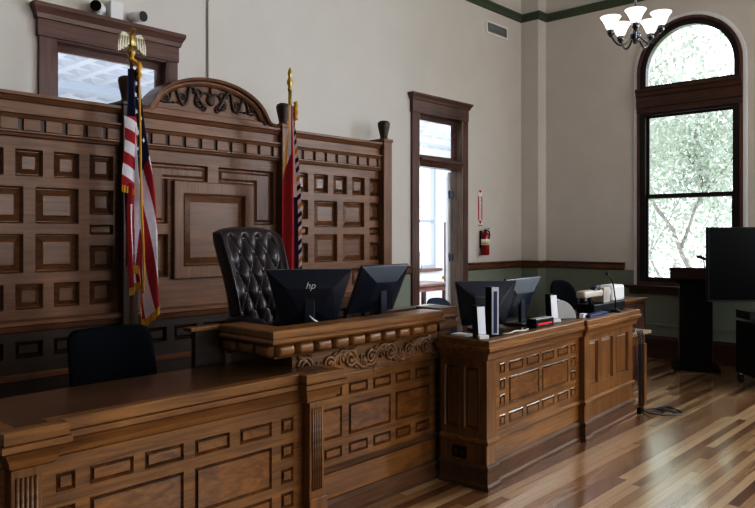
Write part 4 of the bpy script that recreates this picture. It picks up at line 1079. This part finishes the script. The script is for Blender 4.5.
# ------------------------------------------------------------------ side table, cables, cabinet at the right end
stb = root('side_table', 'narrow pale topped wooden table tucked behind the right end of the witness stand', 'table', (6.72, 2.98, 0))
ob('tabletop', MB().box(6.46, 7.0, 2.80, 3.2, 0.69, 0.72), oak('pale_table_oak', (0.16, 0.10, 0.06), (0.42, 0.30, 0.20), 'x'), stb, world=True, bevel=0.004)
ob('apron', MB().box(6.49, 6.88, 2.83, 3.17, 0.60, 0.6895), OX, stb, world=True)
for a, b_ in ((6.875, 2.84), (6.875, 3.17), (6.50, 3.17), (6.50, 2.84)):
    ob('leg', MB().box(a-0.03, a+0.03, b_-0.03, b_+0.03, 0, 0.6), OZ, stb, world=True, bevel=0.004)
ob('adapter_box', MB().box(6.56, 6.70, 2.84, 2.95, 0.7205, 0.765), BLUEP, bevel=0.006, label='small dark blue plug adapter on the narrow side table', cat='adapter')
cb = MB()
for i in range(4):
    x_ = 6.60+0.035*i; pts = [(x_+0.02, 2.785, 0.745), (x_+0.01, 2.77, 0.715)]
    for k in range(1, 13):
        t = k/12; pts.append((x_+0.018*math.sin(t*7+i*1.7)-0.02*t, 2.755+0.012*math.sin(t*5+i*2.1), 0.70-0.62*t))
    cb.tube(pts, 0.0055, 7)
ob('hanging_cable', cb, CABLE, label='bundle of black cables hanging down by the narrow side table', cat='cable')
pts = []
for i in range(60):
    t = i/59; a = t*2*PI*2.6
    rr = 0.10+0.06*math.sin(t*7)
    pts.append((6.76+0.24*t+rr*math.cos(a)*1.1-0.12, 2.58-0.04*t+rr*math.sin(a)*1.0, 0.008+0.012*abs(math.sin(t*9))))
ob('coiled_cable', MB().tube(pts, 0.0065, 8), CABLE, label='loops of black cable lying on the floor at the right end of the witness stand', cat='cable')
ob('power_strip', MB().box(6.49, 6.57, 2.70, 2.735, 0.0005, 0.06), BLACKP, bevel=0.005, label='black power block on the floor at the foot of the hanging cables', cat='power strip')
cbn = root('wooden_cabinet', 'reddish oak cabinet standing beyond the witness stand under the window', 'cabinet', (8.1, 3.5, 0))
ob('carcass', MB().box(7.88, 8.50, 3.49, 3.93, 0.06, 0.86), TZ, cbn, world=True, bevel=0.004)
ob('top', MB().box(7.85, 8.55, 3.46, 3.96, 0.861, 0.90), OX, cbn, world=True, bevel=0.008)
ob('plinth', MB().box(7.91, 8.47, 3.52, 3.91, 0.0, 0.0595), TX, cbn, world=True)
for a in (7.90, 8.20):
    dd = ob('door', MB().holes(rect(a, a+0.28, 0.10, 0.83), [rect(a+0.05, a+0.23, 0.16, 0.77)], 3.47, 3.4895).panel(a+0.05, a+0.23, 0.16, 0.77, 3.47, 0.018, 0.03), [TZ, TZ], cbn, world=True)
    ob('knob', MB().ball((a+(0.255 if a < 8 else 0.025), 3.458, 0.5), 0.014, 8, 6), BRASS, dd, world=True)

# ------------------------------------------------------------------ lectern, television on its cart
LX, LY = 9.18, 3.13; LA = -1.2
lc = root('lectern', 'dark wooden lectern with slanted top in front of the tall window', 'lectern', (LX, LY, 0), LA)
LEC = plain('ebonised_wood', (0.005, 0.0035, 0.003), 0.5, spec=0.2, noise=0.2)
ob('body', MB().box(-0.18, 0.18, -0.15, 0.15, 0.05, 1.05), LEC, lc, bevel=0.005)
ob('base', MB().box(-0.27, 0.27, -0.21, 0.21, 0.012, 0.05), LEC, lc, bevel=0.01)
for a in (-0.24, 0.24):
    for b_ in (-0.18, 0.18): ob('foot', MB().lathe([(0.018, 0), (0.018, 0.012), (0, 0.012)], (a, b_, 0), 10), NICKEL, lc)
ob('side_moulding', MB().box(0.1805, 0.19, -0.14, 0.14, 0.1, 1.0), TZ, lc)
ob('side_moulding', MB().box(-0.19, -0.1805, -0.14, 0.14, 0.1, 1.0), TZ, lc)
ob('neck_moulding', MB().sweep([(-0.18, -0.15), (0.18, -0.15), (0.18, 0.15), (-0.18, 0.15)], [(-0.02, 1.051), (0.0, 1.051), (0.02, 1.06), (0.05, 1.10), (0.05, 1.115), (-0.02, 1.115)], closed=True).box(-0.17, 0.17, -0.14, 0.14, 1.051, 1.114), LEC, lc)
ob('reading_desk', MB().prism([(-0.23, 1.1165), (0.23, 1.1165), (0.23, 1.19), (-0.23, 1.245)], -0.29, 0.29, 'yz').prism([(-0.235, 1.247), (0.235, 1.191), (0.235, 1.20), (-0.235, 1.256)], -0.30, 0.30, 'yz'), oak('lectern_top', (0.03, 0.014, 0.012), (0.075, 0.035, 0.03), 'x', 0.25), lc)
lm = root('lectern_microphone', 'short curved microphone rising from the lectern top against the window', 'microphone', (LX+0.08, LY-0.08, 1.236), LA)
ob('stem', MB().tube([(0, 0, 0.0), (0.0, 0.0, 0.06), (-0.01, 0.0, 0.12)], 0.007, 8), LEC, lm)
ob('head', MB().tube([(-0.09, 0.0, 0.145), (-0.05, 0.0, 0.145), (0.0, 0.0, 0.118), (0.07, 0.0, 0.112), (0.12, 0, 0.12)], [0.018, 0.024, 0.02, 0.016, 0.012], 10), plain('brown_foam', (0.07, 0.05, 0.035), 0.8, noise=0.3, nscale=90), lm)

def Wpt(px, dep):                       # plan point at a depth along a pixel column (used for laying out only)
    o_ = (px-377.5)/718*dep
    return (dep*math.cos(YAW)+o_*math.sin(YAW), dep*math.sin(YAW)-o_*math.cos(YAW))
TD = 7.75
tx, ty = Wpt(707, TD); TA = YAW-PI/2
tv = root('television', 'large black flat screen television on a cart at the right edge', 'television', (tx, ty, 0.60), TA)
# local +x runs to the right of the photograph, -y toward the viewer
ob('bezel', MB().holes(rect(0.0, 1.42, 0.33, 1.135), [rect(0.012, 1.408, 0.35, 1.123)], -0.03, 0.012).box(0.0, 1.42, 0.0125, 0.035, 0.33, 1.135), BLACKP, tv, bevel=0.003)
ob('screen', MB().box(0.0121, 1.4079, -0.020, 0.012, 0.3501, 1.1229), SCREEN, tv)
ob('back_housing', MB().box(0.25, 1.17, 0.0355, 0.07, 0.36, 0.85), BLACKP, tv, bevel=0.01)
crt = root('television_cart', 'black wheeled cart with equipment rack carrying the television', 'cart', (tx, ty, 0), TA)
cx0 = 0.46
ob('upright', MB().box(0.62, 0.68, 0.075, 0.12, 0.62, 1.55), BLACKP, crt)
ob('upright', MB().box(0.88, 0.94, 0.075, 0.12, 0.62, 1.55), BLACKP, crt)
ob('equipment_rack', MB().box(cx0, 1.16, -0.22, 0.30, 0.12, 0.70).box(cx0-0.05, 1.24, -0.1, 0.2, 0.74, 0.83), BLACKP, crt, bevel=0.006)
ob('rack_front', MB().box(cx0+0.02, 1.14, -0.228, -0.2205, 0.14, 0.68), SCREEN, crt)
for z in (0.26, 0.36, 0.6): ob('rack_unit', MB().box(cx0+0.03, 1.13, -0.236, -0.2285, z-0.03, z+0.03), plain('rack_unit_grey', (0.02, 0.02, 0.022), 0.35, noise=0.1), crt, bevel=0.002)
ob('door_pull', MB().holes(rect(cx0+0.09, cx0+0.14, 0.43, 0.56), [rect(cx0+0.10, cx0+0.13, 0.44, 0.55)], -0.2365, -0.2285), GREYP, crt)
for a in (cx0+0.04, 1.12):
    for b_ in (-0.18, 0.26):
        ob('caster', MB().lathe([(0.0, -0.02), (0.045, -0.018), (0.05, 0), (0.045, 0.018), (0, 0.02)], (a, b_, 0.0505), 16, axis='x').box(a-0.03, a+0.03, b_-0.02, b_+0.02, 0.1, 0.1195), NICKEL, crt)

# ------------------------------------------------------------------ chandelier
hx, hy = Wpt(635.5, 7.0); hz = 3.58
chd = root('chandelier', 'five armed dark metal chandelier with white glass cup shades near the arched window', 'chandelier', (hx, hy, hz))
ob('stem', MB().tube([(0, 0, 0.05), (0, 0, ZC-hz-0.03)], 0.010, 10).lathe([(0.0, -0.07), (0.02, -0.06), (0.03, -0.03), (0.05, 0.0), (0.055, 0.03), (0.03, 0.06), (0.018, 0.10), (0.03, 0.13), (0.012, 0.16)], (0, 0, 0), 18), NICKEL, chd)
ob('ceiling_canopy', MB().lathe([(0.0, -0.05), (0.06, -0.04), (0.08, -0.001), (0, -0.001)], (0, 0, ZC-hz), 20), NICKEL, chd)
for i in range(5):
    a = math.radians(203+72*i); ca, sa = math.cos(a), math.sin(a); R_ = 0.24
    pts = []
    for j in range(15):
        t = j/14; rr = 0.03+(R_-0.03)*t; pts.append((ca*rr, sa*rr, 0.02-0.12*math.sin(t*PI*0.9)*1.0+0.035*t))
    end = pts[-1]
    am = ob('arm', MB().tube(pts, 0.009, 9), NICKEL, chd)
    ex, ey, ez = end
    ob('lamp_cup', MB().lathe([(0.0, -0.02), (0.014, -0.015), (0.02, 0.0), (0.032, 0.01), (0.032, 0.05), (0.024, 0.055), (0, 0.055)], (ex, ey, ez), 16), NICKEL, chd)
    ob('lamp_shade', MB().lathe([(0.030, 0.056), (0.045, 0.075), (0.058, 0.11), (0.075, 0.145), (0.098, 0.175), (0.096, 0.178), (0.07, 0.150), (0.05, 0.11), (0.02, 0.07)], (ex, ey, ez), 24), SHADE, chd)

# ------------------------------------------------------------------ things on the walls
fe = root('fire_extinguisher', 'red fire extinguisher with white label hung on the wall right of the doorway', 'fire extinguisher', (8.345, YB-0.075, 1.37))
ob('cylinder', MB().lathe([(0.0, 0.0), (0.052, 0.002), (0.058, 0.012), (0.058, 0.26), (0.050, 0.295), (0.03, 0.318), (0.022, 0.325), (0, 0.325)], (0, 0, 0), 24), EXTRED, fe)
ob('label_band', MB().lathe([(0.0585, 0.14), (0.0585, 0.225)], (0, 0, 0), 24), PAPER, fe)
ob('yellow_band', MB().lathe([(0.059, 0.15), (0.059, 0.185)], (0, 0, 0), 24), LABELY, fe)
ob('valve', MB().lathe([(0.02, 0.326), (0.02, 0.35), (0.012, 0.36), (0, 0.36)], (0, 0, 0), 12), NICKEL, fe)
ob('handle', MB().tube([(0.0, 0, 0.352), (0.05, -0.01, 0.372), (0.085, -0.015, 0.36)], 0.008, 7).tube([(0.0, 0, 0.335), (0.06, -0.01, 0.338), (0.085, -0.012, 0.325)], 0.007, 7), CHROME, fe)
ob('hose', MB().tube([(0.02, -0.005, 0.345), (0.075, -0.015, 0.33), (0.095, -0.01, 0.27), (0.085, 0, 0.20), (0.075, 0.0, 0.12)], 0.010, 8), BLACKP, fe)
ob('wall_bracket', MB().box(-0.03, 0.03, 0.0665, 0.073, 0.1, 0.34), NICKEL, fe)
sg_ = root('wall_sign', 'narrow upright white sign with red lettering above the fire extinguisher', 'sign', (8.325, YB-0.006, 1.78))
ob('plate', MB().box(-0.048, 0.048, 0.0, 0.004, 0.0, 0.50), OFFWHITE, sg_)
ob('red_border', MB().holes(rect(-0.05, 0.05, 0.08, 0.405), [rect(-0.026, 0.026, 0.085, 0.40)], -0.001, 0.0).box(-0.05, 0.05, -0.001, 0.0, 0.0, 0.012), REDPAINT, sg_)
ob('arrow', MB().prism([(-0.045, 0.07), (0.045, 0.07), (0.0, 0.02)], -0.0015, -0.0002).prism([(-0.04, 0.485), (0.0, 0.455), (0.04, 0.485), (0.02, 0.495), (-0.02, 0.495)], -0.0015, -0.0002), REDPAINT, sg_)
text_obj('lettering', '\n'.join('FIRE'), 0.024, REDPAINT, sg_, Matrix.Translation(Vector((0, -0.002, 0.362))) @ Matrix.Rotation(PI/2, 4, 'X'), spacing=0.72)
text_obj('lettering', '\n'.join('EXTINGUISHER'), 0.024, REDPAINT, sg_, Matrix.Translation(Vector((0, -0.002, 0.205))) @ Matrix.Rotation(PI/2, 4, 'X'), spacing=0.72)
vt = root('air_vent', 'white framed grey louvred air vent high on the back wall', 'vent', (8.745, YB-0.012, 4.59))
ob('frame', MB().holes(rect(-0.275, 0.275, -0.09, 0.09), [rect(-0.245, 0.245, -0.066, 0.066)], -0.006, 0.011), OFFWHITE, vt, bevel=0.003)
ob('backing', MB().box(-0.245, 0.245, 0.004, 0.010, -0.066, 0.066), GRILLE, vt)
lv = MB()
for i in range(9): z = -0.058+i*0.0145; lv.prism([(-0.003, z), (0.003, z+0.009), (0.004, z+0.008), (-0.002, z-0.001)], -0.244, 0.244, 'yz')
ob('louvre', lv, GRILLE, vt)
ob('wall_conduit', MB().tube([(3.865, YB-0.011, 2.72), (3.865, YB-0.011, ZC-0.01)], 0.010, 10), plain('conduit_paint', (0.42, 0.39, 0.35), 0.6, noise=0.03), label='thin painted conduit pipe running up the back wall above the arched pediment', cat='pipe')
def seccam(label, x, rz, z=3.4505):
    r = root('security_camera', label, 'camera', (x, YB-0.075, z), 0)
    d_ = Vector((math.sin(rz), -math.cos(rz), -0.08)).normalized()
    p0 = Vector((0, 0.0, 0.058)); a = p0-d_*0.055; b_ = p0+d_*0.085
    ob('housing', MB().tube([a, a+d_*0.01, b_], [0.036, 0.044, 0.047], 18), OFFWHITE, r)
    ob('lens_face', MB().tube([b_-d_*0.012, b_+d_*0.006], [0.0475, 0.043], 18), BLACKP, r)
    ob('mount', MB().tube([(0, 0.02, 0.012), (0, 0.01, 0.04)], 0.014, 10).lathe([(0.035, 0), (0.035, 0.010), (0.02, 0.016), (0, 0.016)], (0, 0.02, 0), 16), OFFWHITE, r)
    return r
seccam('white bullet security camera left of the junction box on the window head', 2.775, -0.75)
seccam('white bullet security camera right of the junction box on the window head', 3.105, 0.22)
ob('junction_box', MB().box(2.872, 2.985, YB-0.085, YB-0.002, 3.4505, 3.60), OFFWHITE, bevel=0.006, label='white square junction box between the two security cameras', cat='electrical box')

# ------------------------------------------------------------------ furniture in the next room
nd = root('writing_table', 'dark wooden table under the far window beyond the doorway', 'table', (10.0, 8.3, 0))
ob('tabletop', MB().box(9.1, 10.68, 7.95, 8.65, 0.74, 0.78), TX, nd, world=True, bevel=0.005)
ob('apron', MB().box(9.17, 10.58, 8.02, 8.58, 0.64, 0.7395), TX, nd, world=True)
for a in (9.2, 10.55):
    for b_ in (8.05, 8.55): ob('leg', MB().box(a-0.035, a+0.035, b_-0.035, b_+0.035, 0, 0.64), TZ, nd, world=True)
fp = root('framed_paper', 'small framed sheet leaning against the far window on its sill', 'picture frame', (11.08, Y2-0.06, 0.9685), 0)
ob('frame', MB().holes(rect(-0.12, 0.12, 0, 0.34), [rect(-0.105, 0.105, 0.015, 0.325)], -0.012, 0.0), NICKEL, fp)
ob('sheet', MB().box(-0.105, 0.105, -0.007, -0.003, 0.015, 0.325), PAPER, fp)

# ------------------------------------------------------------------ outside: lawn and trees
ob('ground_outside', MB().box(11.2+1.8, 40, -16, 5.4, -3.6, -3.5), LAWN, kind='structure')
def tree(label, x, y, h, cr, seed, leafmat, nleaf, zc, leaf=0.085):
    rnd = random.Random(seed)
    r = root('broadleaf_tree', label, 'tree', (x, y, -3.5), 0, 'trees outside the window')
    wood = MB(); tips = []
    def branch(p, d_, L_, rad, lev):
        pts = [p]; q = p.copy(); dd = d_.copy()
        for i in range(4):
            dd = (dd+Vector((rnd.uniform(-.22, .22), rnd.uniform(-.22, .22), rnd.uniform(-.05, .15)))).normalized()
            q = q+dd*L_/4; pts.append(q.copy())
        wood.tube(pts, [rad*(1-0.14*i) for i in range(5)], 7 if lev < 2 else 5)
        if lev >= 1: tips.extend(pts[1:] if lev > 1 else pts[2:])
        if lev < 4:
            for k in range(rnd.choice((2, 3))):
                st_ = pts[rnd.choice((2, 3, 4))]
                nd_ = (dd+Vector((rnd.uniform(-1, 1), rnd.uniform(-1, 1), rnd.uniform(-.25, .6)))*0.8).normalized()
                branch(st_, nd_, L_*rnd.uniform(.68, .86), rad*0.55, lev+1)
    branch(Vector((0, 0, 0)), Vector((0, 0, 1)), h*0.36, 0.15, 0)
    ob('trunk', wood, BARK, r)
    lv_ = MB()
    for i in range(nleaf):
        t = rnd.choice(tips); c = t+Vector((rnd.gauss(0, cr), rnd.gauss(0, cr), rnd.gauss(0, cr)))
        a = Vector((rnd.gauss(0, 1), rnd.gauss(0, 1), rnd.gauss(0, 1))).normalized(); b2 = a.cross(Vector((rnd.gauss(0, 1), rnd.gauss(0, 1), rnd.gauss(0, 1)))).normalized()
        s_ = leaf*rnd.uniform(.6, 1.3)
        lv_.add([c-a*s_, c+b2*s_*0.5, c+a*s_, c-b2*s_*0.5], [(0, 1, 2, 3)])
    ob('foliage', lv_, leafmat, r)
tree('broad leafy tree whose grey branches cross the panes of the arched window', 18.0, 6.3, 10.0, 0.55, 4, LEAF, 19000, 3, 0.065)
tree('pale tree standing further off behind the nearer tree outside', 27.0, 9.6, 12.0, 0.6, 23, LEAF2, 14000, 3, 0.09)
tree('tree outside to the right, beyond the windows hidden by the television', 20.0, -3.5, 9.5, 0.45, 11, LEAF, 7000, 3, 0.08)

# ------------------------------------------------------------------ light
w = bpy.data.worlds.new('sky'); sc.world = w; w.use_nodes = True
bg = w.node_tree.nodes['Background']; bg.inputs['Color'].default_value = (0.88, 0.95, 1.0, 1); bg.inputs['Strength'].default_value = 3.6
def area(name, loc, rot, sx, sy, power, col, portal=False, spread=PI):
    l = bpy.data.lights.new(name, 'AREA'); l.shape = 'RECTANGLE'; l.size = sx; l.size_y = sy; l.energy = power; l.color = col; l.spread = spread
    if portal: l.cycles.is_portal = True
    o_ = bpy.data.objects.new(name, l); COL.objects.link(o_); o_.location = loc; o_.rotation_euler = rot
    return o_
for x, pw in ((0.15, 8), (3.35, 30), (6.55, 120)):           # daylight in the three windows behind the camera
    area('window_daylight', (x, YF-0.05, 3.2), (PI/2, 0, 0), 1.45, 2.3, pw, (1.0, 0.97, 0.93))
for yy, pw in ((YC2, 440), (YC3, 380)):
    area('arch_daylight', (XR+0.45, yy, 3.35), (0, PI/2, 0), 1.9, 1.25, pw, (0.80, 0.90, 1.0))
area('window_portal', (XR+0.36, YC, 2.6), (0, PI/2, 0), 3.3, 1.25, 1, (1, 1, 1), True)
area('next_room_fill', (9.6, YB+WT+0.1, 2.2), (PI/2, 0, 0), 2.6, 1.6, 190, (0.88, 0.94, 1.0))  # added fill lights, unseen, brighten the next room's far wall and ceiling
area('next_room_fill', (3.6, YB+WT+0.1, 1.6), (math.radians(125), 0, 0), 3.0, 0.8, 120, (0.85, 0.92, 1.0))

sc.view_settings.view_transform = 'Standard'
sc.view_settings.look = 'None'
sc.view_settings.exposure = 0.0
sc.view_settings.use_curve_mapping = True
cmap = sc.view_settings.curve_mapping
cu = cmap.curves[3]
for p_ in ((0.03, 0.017), (0.12, 0.105), (0.35, 0.40)): cu.points.new(*p_)
cmap.update()
sc.cycles.use_denoising = True
sc.cycles.max_bounces = 8
sc.cycles.sample_clamp_indirect = 6.0
